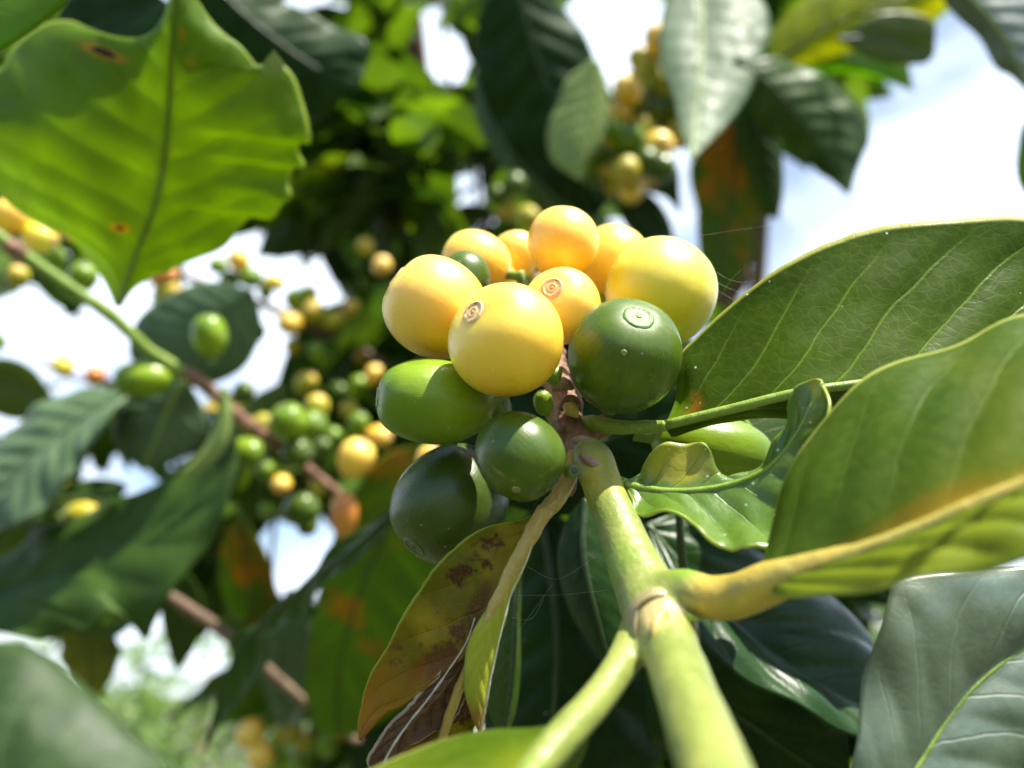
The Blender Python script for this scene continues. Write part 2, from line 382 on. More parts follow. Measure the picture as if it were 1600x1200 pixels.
def blade_geo(mid, L, R, dl=0, dr=0, n=80, m=12, bulge=0.08, quilt=0.0, N=9, slant=1.6, wave=0.0, wf=5, jag=0.0, th=0.35, seed=0):
    M3 = catmull(mid, n)
    L3 = edge_pts(L, mid, dl, n) if L else M3
    R3 = edge_pts(R, mid, dr, n) if R else M3
    A = [at(*p) for p in M3]; B = [at(*p) for p in L3]; C = [at(*p) for p in R3]
    cols = []
    if L: cols += [(-1, j / m) for j in range(m, 0, -1)]
    cols.append((0, 0))
    if R: cols += [(1, j / m) for j in range(1, m + 1)]
    V = []; UV = []
    rr = random.Random(seed)
    ph0 = rr.random() * 6
    for i in range(n):
        u = i / (n - 1)
        t = A[min(i + 1, n - 1)] - A[max(i - 1, 0)]
        w = C[i] - B[i]
        N_ = t.cross(w)
        if N_.length < 1e-12: N_ = -FW.copy()
        N_.normalize()
        if N_.dot(FW) > 0: N_ = -N_       # towards the camera
        fade = math.sin(math.pi * min(1, max(0, u))) ** 0.5
        for sd, q in cols:
            e = B[i] if sd < 0 else C[i]
            p = A[i].lerp(e, q)
            wd = (e - A[i]).length
            off = bulge * wd * 4 * q * (1 - q) * 0.5
            if quilt:
                ph = u * N - (q ** 0.85) * slant + sd * 0.22 + 0.35 * 0.5
                off += quilt / 1000 * (abs(math.cos(math.pi * (ph))) ** 0.8 - 0.5) * min(1, q * 5) * (1 - q ** 4) * fade
            if wave:
                off += wave / 1000 * math.sin(wf * 2 * math.pi * u + ph0 + sd * 1.1 + 1.5 * noise.noise(Vector((u * 3, sd, seed)))) * q * q * fade
            off += 0.02 * wd * noise.noise(Vector((u * 5, q * sd * 3, seed + 3.3)))
            if jag and q > 0.99:
                p = p + (A[i] - e) * jag * (noise.noise(Vector((u * 40, sd * 5, seed))) + 0.3 * noise.noise(Vector((u * 120, sd * 5, seed)))) * fade
            V.append(p + N_ * off); UV.append((u, 0.5 + 0.5 * sd * q))
    k = len(cols); F = []
    for i in range(n - 1):
        for j in range(k - 1):
            a = i * k + j; F.append((a, a + 1, a + 1 + k, a + k))
    return V, F, UV

def leaf(label, mid, L, R, mat, petiole=None, pr=(1.0, 0.8), rib=(0.9, 0.2), rib_mat=None, th=0.35, group=None, name='coffee_leaf', parent=None, rib_off=0.0, **k):
    base = at(*mid[0])
    root = parent or empty(name, base, label, 'leaf', group)
    V, F, UV = blade_geo(mid, L, R, **k)
    bl = mesh_obj('blade', V, F, mat, root, uvs=UV)
    s = bl.modifiers.new('thickness', 'SOLIDIFY'); s.thickness = th / 1000; s.offset = 0
    if rib:
        M3 = catmull(mid, 24); P = [at(p[0], p[1], p[2] - rib_off) for p in M3]
        V, F = tube_geo(P, [(rib[0] + (rib[1] - rib[0]) * i / 23) / 1000 for i in range(24)], n=50, seg=10, rough=0.1)
        mesh_obj('midrib', V, F, rib_mat or M['rib'], root)
    if petiole:
        P = [at(*p) for p in petiole]
        m_ = len(P)
        V, F = tube_geo(P, [(pr[0] + (pr[1] - pr[0]) * i / (m_ - 1)) / 1000 for i in range(m_)], n=30, seg=16, rough=0.12)
        mesh_obj('petiole', V, F, rib_mat or M['rib'], root)
    return root

def gleaf(label, base, tip, wpx, mat, bend=0.0, roll=0.0, sag=0.0, fold=0.15, group=None, n=46, m=7, rib=(0.7, 0.15), wave=1.5, wf=4, prof=(0.8, 0.95), stalk=None, rib_mat=None, quilt=0.5, jag=0.0, seed=None, **k):
    """leaf from base to tip (px,py,depth), wpx half width in photo pixels at the middle depth; roll turns the blade about its length"""
    seed = rng.randrange(1000) if seed is None else seed
    A = at(*base); B = at(*tip); ax = B - A; Ln = ax.length
    side = ax.cross(FW).normalized(); nrm = side.cross(ax).normalized()
    dm = (base[2] + tip[2]) / 2000; hw = wpx / FPX * dm
    root = empty('coffee_leaf', A, label, 'leaf', group)
    V = []; UV = []
    cols = [j / m for j in range(-m, m + 1)]
    cr, sr = math.cos(R_(roll)), math.sin(R_(roll))
    s2 = side * cr + nrm * sr; n2 = nrm * cr - side * sr
    mids = []
    for i in range(n):
        u = i / (n - 1)
        c = A + ax * u + side * (bend * Ln * math.sin(math.pi * u)) + n2 * (sag * Ln * math.sin(math.pi * u))
        mids.append(c)
        w = hw * (math.sin(math.pi * u ** prof[0]) ** prof[1] if 0 < u < 1 else 0)
        if u > 0.88: w = max(w, hw * 0.16 * (1 - u) / 0.12)
        for q in cols:
            a = abs(q); sd = 1 if q > 0 else -1
            ww = w
            if a > 0.99 and jag: ww = w * (1 + jag * noise.noise(Vector((u * 22, sd * 4, seed))))
            p = c + s2 * (ww * q * math.cos(fold * 1.2)) + n2 * (ww * a * math.sin(fold * 1.2))
            off = 0.06 * w * 4 * a * (1 - a)
            ph = u * 9 - (a ** 0.85) * 1.6 + sd * 0.22 + 0.175
            off += quilt / 1000 * (abs(math.cos(math.pi * ph)) ** 0.8 - .5) * min(1, a * 5) * (1 - a ** 4) * min(1, w / hw * 2 if hw else 0)
            off += wave / 1000 * math.sin(wf * 2 * math.pi * u + seed + sd) * a * a * (w / hw)
            V.append(p + n2 * off); UV.append((u, 0.5 + 0.5 * q))
    kk = len(cols); F = []
    for i in range(n - 1):
        for j in range(kk - 1):
            a = i * kk + j; F.append((a, a + 1, a + 1 + kk, a + kk))
    bl = mesh_obj('blade', V, F, mat, root, uvs=UV)
    s = bl.modifiers.new('thickness', 'SOLIDIFY'); s.thickness = 0.0004; s.offset = 0
    if rib:
        pts = mids[::5] + [mids[-1]]
        V, F = tube_geo(pts, [(rib[0] + (rib[1] - rib[0]) * i / (len(pts) - 1)) / 1000 for i in range(len(pts))], n=30, seg=8)
        mesh_obj('midrib', V, F, rib_mat or M['rib_dark'], root)
    if stalk:
        P = [at(*p) for p in stalk] + [A]
        V, F = tube_geo(P, [0.0012] * len(P), n=14, seg=8); mesh_obj('petiole', V, F, rib_mat or M['rib'], root)
    return root

# ------------------------------------------------------------------ cherry builder
def cherry_mesh(name, a, b, seg=64, rings=44, flat=0.10, seed=0):
    """a: half length along z, b: half width; slightly blunt at the scar end"""
    V = []; F = []
    for i in range(rings + 1):
        th = math.pi * i / rings
        z = math.cos(th); r = math.sin(th)
        r = r ** 0.93
        zz = z * (1 - flat * max(0, z) ** 6) if z > 0 else z * (1 + 0.03 * z * z)
        for j in range(seg):
            p = 2 * math.pi * j / seg
            k = 1 + 0.018 * noise.noise(Vector((math.cos(p) * 1.1, math.sin(p) * 1.1, z + seed)))
            k *= 1 - 0.012 * abs(math.cos(p)) ** 20 * r      # faint seam between the two beans
            V.append((b * r * math.cos(p) * k, b * 0.97 * r * math.sin(p) * k, a * zz * k))
    for i in range(rings):
        for j in range(seg):
            q = i * seg; F.append((q + j, q + seg + j, q + seg + (j + 1) % seg, q + (j + 1) % seg))
    me = bpy.data.meshes.new(name); me.from_pydata(V, [], F); me.validate(); me.shade_smooth()
    return me

def lathe(profile, seg=40, wob=0.0, seed=0):
    V = []; F = []
    for i, (r, h) in enumerate(profile):
        for j in range(seg):
            p = 2 * math.pi * j / seg; k = 1 + wob * noise.noise(Vector((math.cos(p) * 2, math.sin(p) * 2, i * .3 + seed)))
            V.append((r * k * math.cos(p), r * k * math.sin(p), h + wob * 0.4 * r * noise.noise(Vector((math.cos(p) * 3, math.sin(p) * 3, i + seed)))))
    for i in range(len(profile) - 1):
        for j in range(seg):
            a = i * seg; F.append((a + j, a + (j + 1) % seg, a + seg + (j + 1) % seg, a + seg + j))
    return V, F

def rot_to(z, spin=0.0):
    return z.to_track_quat('Z', 'Y').to_matrix().to_4x4() @ Matrix.Rotation(spin, 4, 'Z')

def add_mark(root, a, b, px, py, s):
    # small round lenticel on the skin where the sight line meets the fruit
    Mi = root.matrix_basis.inverted(); o = Mi @ CAM; d = (Mi.to_3x3() @ (at(px, py, 100) - CAM)).normalized()
    S3 = Vector((1 / b, 1 / b, 1 / a)); o2 = Vector([o[i] * S3[i] for i in range(3)]); d2 = Vector([d[i] * S3[i] for i in range(3)])
    A = d2.dot(d2); B = 2 * o2.dot(d2); C = o2.dot(o2) - 1; D = B * B - 4 * A * C
    if D < 0: return
    t = (-B - math.sqrt(D)) / (2 * A); p = o + d * t; n = Vector([p[i] * S3[i] ** 2 for i in range(3)]).normalized()
    V, F = lathe([(0.00001, .00005), (s * .35, .00004), (s * .55, -.00002), (s * .8, .00009), (s * 1.05, .00004), (s * 1.25, -.0002)], seg=24, wob=0.12, seed=px)
    R3 = n.to_track_quat('Z', 'Y').to_matrix()
    me = bpy.data.meshes.new('lenticel'); me.from_pydata([tuple(p + n * 0.00003 + R3 @ Vector(v)) for v in V], [], F); me.shade_smooth(); me.materials.append(M['lenticel'])
    q = bpy.data.objects.new('lenticel', me); COL.objects.link(q); q.parent = root

def cherry(label, x, y, d, rpx, axis, mat, ratio=1.0, scar=1.0, scar_m=None, group='coffee cherries of the sharp cluster', spin=0.0, seed=0, stalk=True, marks=(), name='coffee_cherry'):
    """rpx: radius across in photo pixels; ratio: length/width; axis in camera space (right, up, towards the camera)"""
    b = rpx / FPX * d / 1000; a = b * ratio
    z = camdir(axis); loc = at(x, y, d)
    hi = d < 150
    root = empty(name, loc, label, 'coffee cherry', group)
    root.matrix_world = Matrix.Translation(loc) @ rot_to(z, spin)
    me = cherry_mesh('skin', a, b, 64 if hi else 28, 44 if hi else 18, seed=seed)
    me.materials.append(mat); o = bpy.data.objects.new('skin', me); COL.objects.link(o); o.parent = root
    if scar:
        s = 0.00148 * scar
        top = a * 0.90
        # ring scar: raised rim, groove, inner ring, central pit with a nub
        s *= 1.18
        pr = [(0.0, .10), (0.10, .12), (0.16, .0), (0.24, -.02), (0.30, .07), (0.42, .08), (0.50, -.03), (0.60, .03), (0.70, .02), (0.78, .16), (0.88, .20), (0.98, .10), (1.06, -.06), (1.2, -.4)]
        prof = []
        for r, h in pr:
            rr = r * s
            surf = top - (a * (1 - math.sqrt(max(0, 1 - (rr / b) ** 2)))) * 0.6
            prof.append((max(rr, 1e-5), surf + h * s * 0.55 + 0.00004))
        V, F = lathe(prof, wob=0.05, seed=seed)
        sm = bpy.data.meshes.new('scar'); sm.from_pydata(V, [], F); sm.shade_smooth(); sm.materials.append(scar_m or M['scar_green'])
        q = bpy.data.objects.new('scar', sm); COL.objects.link(q); q.parent = root
    for (mx_, my_, ms) in marks:
        add_mark(root, a, b, mx_, my_, ms)
    if stalk:
        V, F = tube_geo([Vector((0, 0, -a * 0.93)), Vector((0.0003, 0, -a - 0.0012)), Vector((0.0006, 0.0003, -a - 0.0026))], [b * 0.18, b * 0.15, b * 0.2], n=8, seg=12)
        sm = bpy.data.meshes.new('stalk'); sm.from_pydata([tuple(v) for v in V], [], F); sm.shade_smooth(); sm.materials.append(M['rib'])
        q = bpy.data.objects.new('stalk', sm); COL.objects.link(q); q.parent = root
    return root

# ------------------------------------------------------------------ materials
M = {}
M['rib'] = stem_mat('rib_green', (0.13, 0.22, 0.02), (0.22, 0.31, 0.04), streak_amt=0.1)
M['rib_yellow'] = stem_mat('rib_yellow', (0.44, 0.31, 0.06), (0.36, 0.31, 0.06), streak_amt=0.15)
M['rib_dark'] = stem_mat('rib_dark', (0.014, 0.036, 0.004), (0.025, 0.055, 0.008), streak_amt=0.1)
M['rib_brown'] = stem_mat('rib_brown', (0.46, 0.36, 0.08), (0.42, 0.28, 0.06), streak=(0.12, 0.05, 0.02), streak_amt=0.5)
YEL = dict(sb=0.15, radius=(1.0, 0.55, 0.05), sss=0.85, coat=0.9)
M['ch_yellow'] = cherry_mat('cherry_yellow', (0.92, 0.54, 0.002), (0.93, 0.66, 0.06), (0.92, 0.66, 0.06), stripe=0.05, **YEL)  # yellows: creamier second colour paints the sunlit top into the scar end
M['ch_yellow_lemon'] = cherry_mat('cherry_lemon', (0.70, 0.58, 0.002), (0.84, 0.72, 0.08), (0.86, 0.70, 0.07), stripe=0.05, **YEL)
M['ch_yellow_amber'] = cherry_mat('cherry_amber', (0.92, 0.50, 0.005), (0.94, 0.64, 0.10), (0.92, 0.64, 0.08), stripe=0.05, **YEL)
GRN = dict(radius=(0.35, 1.0, 0.1), sss=0.12, coat=0.25)
M['ch_green'] = cherry_mat('cherry_green', (0.04, 0.08, 0.001), (0.068, 0.12, 0.002), (0.11, 0.16, 0.004), stripe=0.28, spots=1.4, sb=0.4, **GRN)
M['ch_green_light'] = cherry_mat('cherry_green_light', (0.20, 0.31, 0.003), (0.12, 0.21, 0.003), (0.24, 0.35, 0.006), stripe=0.28, spots=1.2, sb=0.4, **GRN)
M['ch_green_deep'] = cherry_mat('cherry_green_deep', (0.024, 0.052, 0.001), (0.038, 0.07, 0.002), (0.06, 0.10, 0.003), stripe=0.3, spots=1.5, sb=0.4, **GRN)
M['ch_orange'] = cherry_mat('cherry_orange', (0.62, 0.27, 0.03), (0.62, 0.22, 0.03), stripe=0.2, **YEL)
M['ch_olive'] = cherry_mat('cherry_olive', (0.30, 0.32, 0.015), (0.44, 0.36, 0.02), stripe=0.2, sb=0.2, radius=(1.0, 0.6, 0.05), sss=0.3, coat=0.15, rough=0.42)
M['lenticel'] = stem_mat('lenticel', (0.20, 0.22, 0.06), (0.34, 0.32, 0.12), streak=(0.10, 0.07, 0.02), streak_amt=0.5, sc=3.0)
M['scar_yellow'] = scar_mat('scar_yellow', (0.84, 0.52, 0.12), (0.72, 0.58, 0.36), (0.80, 0.48, 0.13), (0.42, 0.22, 0.07))
M['scar_orange'] = scar_mat('scar_orange', (0.84, 0.45, 0.12), (0.80, 0.50, 0.26), (0.80, 0.36, 0.10), (0.42, 0.16, 0.05))
M['scar_green'] = scar_mat('scar_green', (0.08, 0.18, 0.02), (0.34, 0.40, 0.20), (0.20, 0.30, 0.08), (0.10, 0.09, 0.03))
M['scar_dark'] = scar_mat('scar_dark', (0.04, 0.10, 0.012), (0.16, 0.20, 0.09), (0.07, 0.12, 0.03), (0.02, 0.02, 0.01))
EDGE = (0.50, 0.55, 0.12)
M['lf_right'] = leaf_mat('leaf_right', (0.040, 0.078, 0.001), (0.052, 0.095, 0.001), nfa=0.07, vein=(0.22, 0.34, 0.04), vein_amt=0.5, N=8, slant=2.6, trans=(0.17, 0.28, 0.001), tf=0.28, rough=0.42, gloss=0.10,
    dust=0.05, edge=(0.42, 0.42, 0.08), bump=0.45, patch=((0.06, 0.33, 0.035, 0.14, (0.30, 0.12, 0.01)), (0.03, 0.2, 0.06, 0.25, (0.12, 0.22, 0.006))))
M['lf_near'] = leaf_mat('leaf_near', (0.04, 0.085, 0.001), (0.065, 0.12, 0.002), ribglow=0.6, patch=((0.36, 0.465, 0.16, 0.035, (0.26, 0.20, 0.008)),), vein=(0.16, 0.24, 0.02), vein_amt=0.3, N=7, slant=2.2, trans=(0.20, 0.34, 0.001), tf=0.36, rough=0.5, gloss=0.22, yellow=0.35, yc=(0.30, 0.33, 0.01), edge=EDGE)
M['lf_big'] = leaf_mat('leaf_big', (0.10, 0.19, 0.003), (0.14, 0.25, 0.004), vein=(0.24, 0.34, 0.05), vein_amt=0.6, N=10, slant=2.2, trans=(0.47, 0.64, 0.002), tf=0.55, rough=0.5, gloss=0.35, edge=(0.35, 0.45, 0.06),
    patch=((0.80, 0.57, 0.02, 0.03, (0.45, 0.30, 0.01)), (0.72, 0.60, 0.02, 0.04, (0.40, 0.34, 0.01))), spots=((0.668, 0.265, 0.010, 0.055), (0.231, 0.415, 0.009, 0.022), (0.165, 0.08, 0.012, 0.03)))
M['lf_chewed'] = leaf_mat('leaf_chewed', (0.11, 0.21, 0.015), (0.08, 0.17, 0.015), vein=(0.22, 0.32, 0.06), vein_amt=0.4, trans=(0.30, 0.48, 0.02), tf=0.30, rough=0.30, dust=0.35, yellow=0.12, patch=((0.24, 0.18, 0.16, 0.26, (0.42, 0.38, 0.01)), (0.97, 0.4, 0.06, 0.5, (0.45, 0.42, 0.01))), edge=(0.40, 0.50, 0.06), bump=0.5, gloss=0.8)
M['lf_brown'] = leaf_mat('leaf_brown', (0.06, 0.125, 0.002), (0.16, 0.16, 0.003), vein=(0.48, 0.30, 0.03), vein_amt=0.5, N=5, slant=2.0, trans=(0.42, 0.38, 0.01), tf=0.42, rough=0.65, gloss=0.2,
    brown=0.62, bsc=170.0, yellow=0.35, ysc=120.0, yc=(0.42, 0.33, 0.01), bc=(0.09, 0.04, 0.012), patch=((0.40, 0.38, 0.13, 0.08, (0.12, 0.06, 0.012)), (0.66, 0.36, 0.10, 0.10, (0.20, 0.065, 0.008)), (0.99, 0.3, 0.05, 0.5, (0.09, 0.02, 0.006)), (0.10, 0.4, 0.08, 0.10, (0.04, 0.07, 0.004))), speckle=0.8, edge=(0.45, 0.55, 0.06), bump=0.6, ugrad=(0.45, 1.0, (0.46, 0.20, 0.006), 0.85))
M['lf_yfold'] = leaf_mat('leaf_yfold', (0.60, 0.62, 0.03), (0.52, 0.58, 0.03), vein=(0.5, 0.46, 0.10), vein_amt=0.3, trans=(0.55, 0.55, 0.03), tf=0.4, rough=0.5, edge=(0.60, 0.50, 0.25), ugrad=(0.85, 1.0, (0.35, 0.15, 0.03), 0.8))
M['lf_torn'] = leaf_mat('leaf_torn', (0.13, 0.06, 0.035), (0.08, 0.035, 0.018), vein=(0.30, 0.18, 0.08), vein_amt=0.4, trans=(0.25, 0.10, 0.02), tf=0.15, rough=0.6, speckle=0.4, edge=(0.45, 0.36, 0.25), bump=1.2)
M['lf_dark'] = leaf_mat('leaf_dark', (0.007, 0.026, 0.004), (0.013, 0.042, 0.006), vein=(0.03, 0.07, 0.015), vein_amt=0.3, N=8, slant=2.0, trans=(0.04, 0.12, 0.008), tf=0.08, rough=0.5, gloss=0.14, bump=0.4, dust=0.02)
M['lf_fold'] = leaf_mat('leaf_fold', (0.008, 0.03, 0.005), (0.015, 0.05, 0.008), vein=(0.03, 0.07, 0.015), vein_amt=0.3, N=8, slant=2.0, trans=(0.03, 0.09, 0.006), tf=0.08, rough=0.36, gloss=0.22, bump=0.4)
M['lf_glossy'] = leaf_mat('leaf_corner', (0.010, 0.032, 0.004), (0.018, 0.045, 0.006), vein=(0.10, 0.16, 0.05), vein_amt=0.3, N=7, trans=(0.05, 0.14, 0.01), tf=0.15, rough=0.62, gloss=0.35, bump=0.3)
M['lf_corner'] = M['lf_glossy']
M['lf_glossy'] = leaf_mat('leaf_glossy', (0.045, 0.085, 0.04), (0.065, 0.11, 0.055), vein=(0.13, 0.19, 0.10), vein_amt=0.3, N=7, slant=2.2, trans=(0.05, 0.14, 0.01), tf=0.12, rough=0.56, gloss=0.9, coat=1.0, bump=0.4)
M['lf_mid'] = leaf_mat('leaf_mid', (0.028, 0.07, 0.004), (0.048, 0.10, 0.007), vein=(0.10, 0.17, 0.05), vein_amt=0.4, trans=(0.09, 0.22, 0.006), tf=0.3, rough=0.48, gloss=0.3)
M['lf_olive'] = leaf_mat('leaf_olive', (0.07, 0.13, 0.008), (0.13, 0.18, 0.01), vein=(0.16, 0.18, 0.03), vein_amt=0.4, trans=(0.22, 0.32, 0.008), tf=0.5, rough=0.42, yellow=0.35, yc=(0.30, 0.27, 0.01), brown=0.10)
M['lf_spotted'] = leaf_mat('leaf_spotted', (0.06, 0.13, 0.006), (0.10, 0.17, 0.008), vein=(0.16, 0.18, 0.03), vein_amt=0.3, trans=(0.26, 0.42, 0.004), tf=0.5, rough=0.5, gloss=0.3, yellow=0.32, yc=(0.44, 0.20, 0.006), brown=0.2, ysc=48.0)
M['lf_bright'] = leaf_mat('leaf_bright', (0.10, 0.22, 0.008), (0.16, 0.30, 0.01), vein=(0.22, 0.34, 0.03), vein_amt=0.4, trans=(0.42, 0.72, 0.004), tf=0.6, rough=0.45, gloss=0.3)
M['lf_pale'] = leaf_mat('leaf_pale', (0.22, 0.32, 0.08), (0.28, 0.38, 0.10), vein=(0.36, 0.44, 0.16), vein_amt=0.4, trans=(0.25, 0.40, 0.04), tf=0.3, rough=0.5)
M['lf_grey'] = leaf_mat('leaf_grey', (0.05, 0.10, 0.04), (0.08, 0.14, 0.06), vein=(0.20, 0.28, 0.12), vein_amt=0.5, N=9, trans=(0.06, 0.15, 0.02), tf=0.12, rough=0.58, gloss=0.45, bump=0.5)
M['lf_lime'] = leaf_mat('leaf_lime', (0.34, 0.38, 0.006), (0.26, 0.36, 0.006), vein=(0.35, 0.4, 0.05), vein_amt=0.4, trans=(0.80, 0.82, 0.006), tf=0.65, rough=0.4, yellow=0.2, brown=0.08, bc=(0.2, 0.09, 0.01))

# canopy materials (per-leaf pigment tone in an attribute)
def canopy_mat(name, lo, hi, tlo, thi, tf=0.35, rough=0.38):
    b = NB(name); a = b.n('ShaderNodeAttribute'); a.attribute_name = 'tone'; f = a.outputs['Fac']
    n = b.noise(b.n('ShaderNodeTexCoord').outputs['Object'], 18.0, 3)
    f2 = b.math('ADD', f, b.math('MULTIPLY', b.math('SUBTRACT', n, 0.5), 0.5), clamp=True)
    uv = b.n('ShaderNodeUVMap'); uv.uv_map = 'UVMap'; sp = b.n('ShaderNodeSeparateXYZ', {'Vector': uv.outputs[0]})
    q = b.math('ABSOLUTE', b.math('MULTIPLY_ADD', sp.outputs[1], 2.0, -1.0))
    rib = b.math('SUBTRACT', 1.0, b.step(q, 0.03, 0.09))
    col = b.mix(f2, lo, hi); col = b.mix(b.math('MULTIPLY', rib, 0.5), col, tuple(min(1, c * 1.8 + .02) for c in hi))
    yl = b.math('GREATER_THAN', f, 0.965); col = b.mix(yl, col, (0.4, 0.3, 0.02))
    tr = b.mix(f2, tlo, thi)
    p = b.n('ShaderNodeBsdfPrincipled', {'Base Color': col, 'Roughness': rough}); t = b.n('ShaderNodeBsdfTranslucent', {'Color': tr})
    m_ = b.n('ShaderNodeMixShader', {'Fac': tf}); b.set(m_.inputs[1], p); b.set(m_.inputs[2], t); b.set(b.out.inputs[0], m_); return b.m
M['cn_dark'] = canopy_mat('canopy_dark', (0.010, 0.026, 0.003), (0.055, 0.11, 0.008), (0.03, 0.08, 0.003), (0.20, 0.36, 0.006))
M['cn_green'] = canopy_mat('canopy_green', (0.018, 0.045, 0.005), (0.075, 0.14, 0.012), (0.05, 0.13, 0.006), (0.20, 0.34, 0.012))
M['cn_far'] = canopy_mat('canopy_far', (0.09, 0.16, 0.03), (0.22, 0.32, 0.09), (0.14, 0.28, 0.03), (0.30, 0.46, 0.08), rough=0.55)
M['bark'] = stem_mat('bark_grey_brown', (0.14, 0.09, 0.06), (0.24, 0.17, 0.11), streak=(0.06, 0.035, 0.02), sc=0.4, rough=0.8, sss=0)
M['bark_red'] = stem_mat('bark_red_brown', (0.11, 0.05, 0.025), (0.18, 0.09, 0.05), streak=(0.05, 0.02, 0.01), sc=0.4, rough=0.8, sss=0)
M['husk'] = stem_mat('bark_husk', (0.12, 0.055, 0.03), (0.33, 0.18, 0.10), streak=(0.05, 0.022, 0.014), streak_amt=0.9, sc=2.0, rough=0.65, sss=0.05)
M['flake'] = stem_mat('dry_flake', (0.22, 0.13, 0.10), (0.36, 0.24, 0.18), streak=(0.10, 0.05, 0.04), streak_amt=0.8, sc=2.0, rough=0.7, sss=0)

# ------------------------------------------------------------------ setting: ground
def ground():
    b = NB('ground_soil_grass'); ob = b.n('ShaderNodeNewGeometry').outputs['Position']
    n = b.noise(ob, 0.6, 6, 0.65); n2 = b.noise(ob, 9.0, 4)
    col = b.mix(b.step(n, 0.4, 0.6), (0.035, 0.05, 0.012), (0.06, 0.042, 0.025)); col = b.mix(b.step(n2, 0.4, 0.7), col, (0.05, 0.075, 0.02))  # soil colours darkened to stand in for shade under the shrubs
    bp = b.n('ShaderNodeBump', {'Height': n2, 'Strength': 0.6, 'Distance': 0.05})
    b.set(b.out.inputs[0], b.n('ShaderNodeBsdfPrincipled', {'Base Color': col, 'Roughness': 0.9, 'Normal': bp.outputs[0]}))
    V = []; F = []; n_ = 60; s = 300
    for i in range(n_ + 1):
        for j in range(n_ + 1):
            x = (j / n_ * 2 - 1); y = (i / n_ * 2 - 1); x = math.copysign(abs(x) ** 2.2, x) * s; y = math.copysign(abs(y) ** 2.2, y) * s
            V.append((x, y, 0.12 * noise.noise(Vector((x * 0.3, y * 0.3, 0))) if abs(x) + abs(y) < 60 else 0))
    for i in range(n_):
        for j in range(n_):
            a = i * (n_ + 1) + j; F.append((a, a + 1, a + n_ + 2, a + n_ + 1))
    o = mesh_obj('ground', V, F, b.m); tag(o, 'grassy soil below the coffee shrubs', 'ground', kind='structure')
ground()

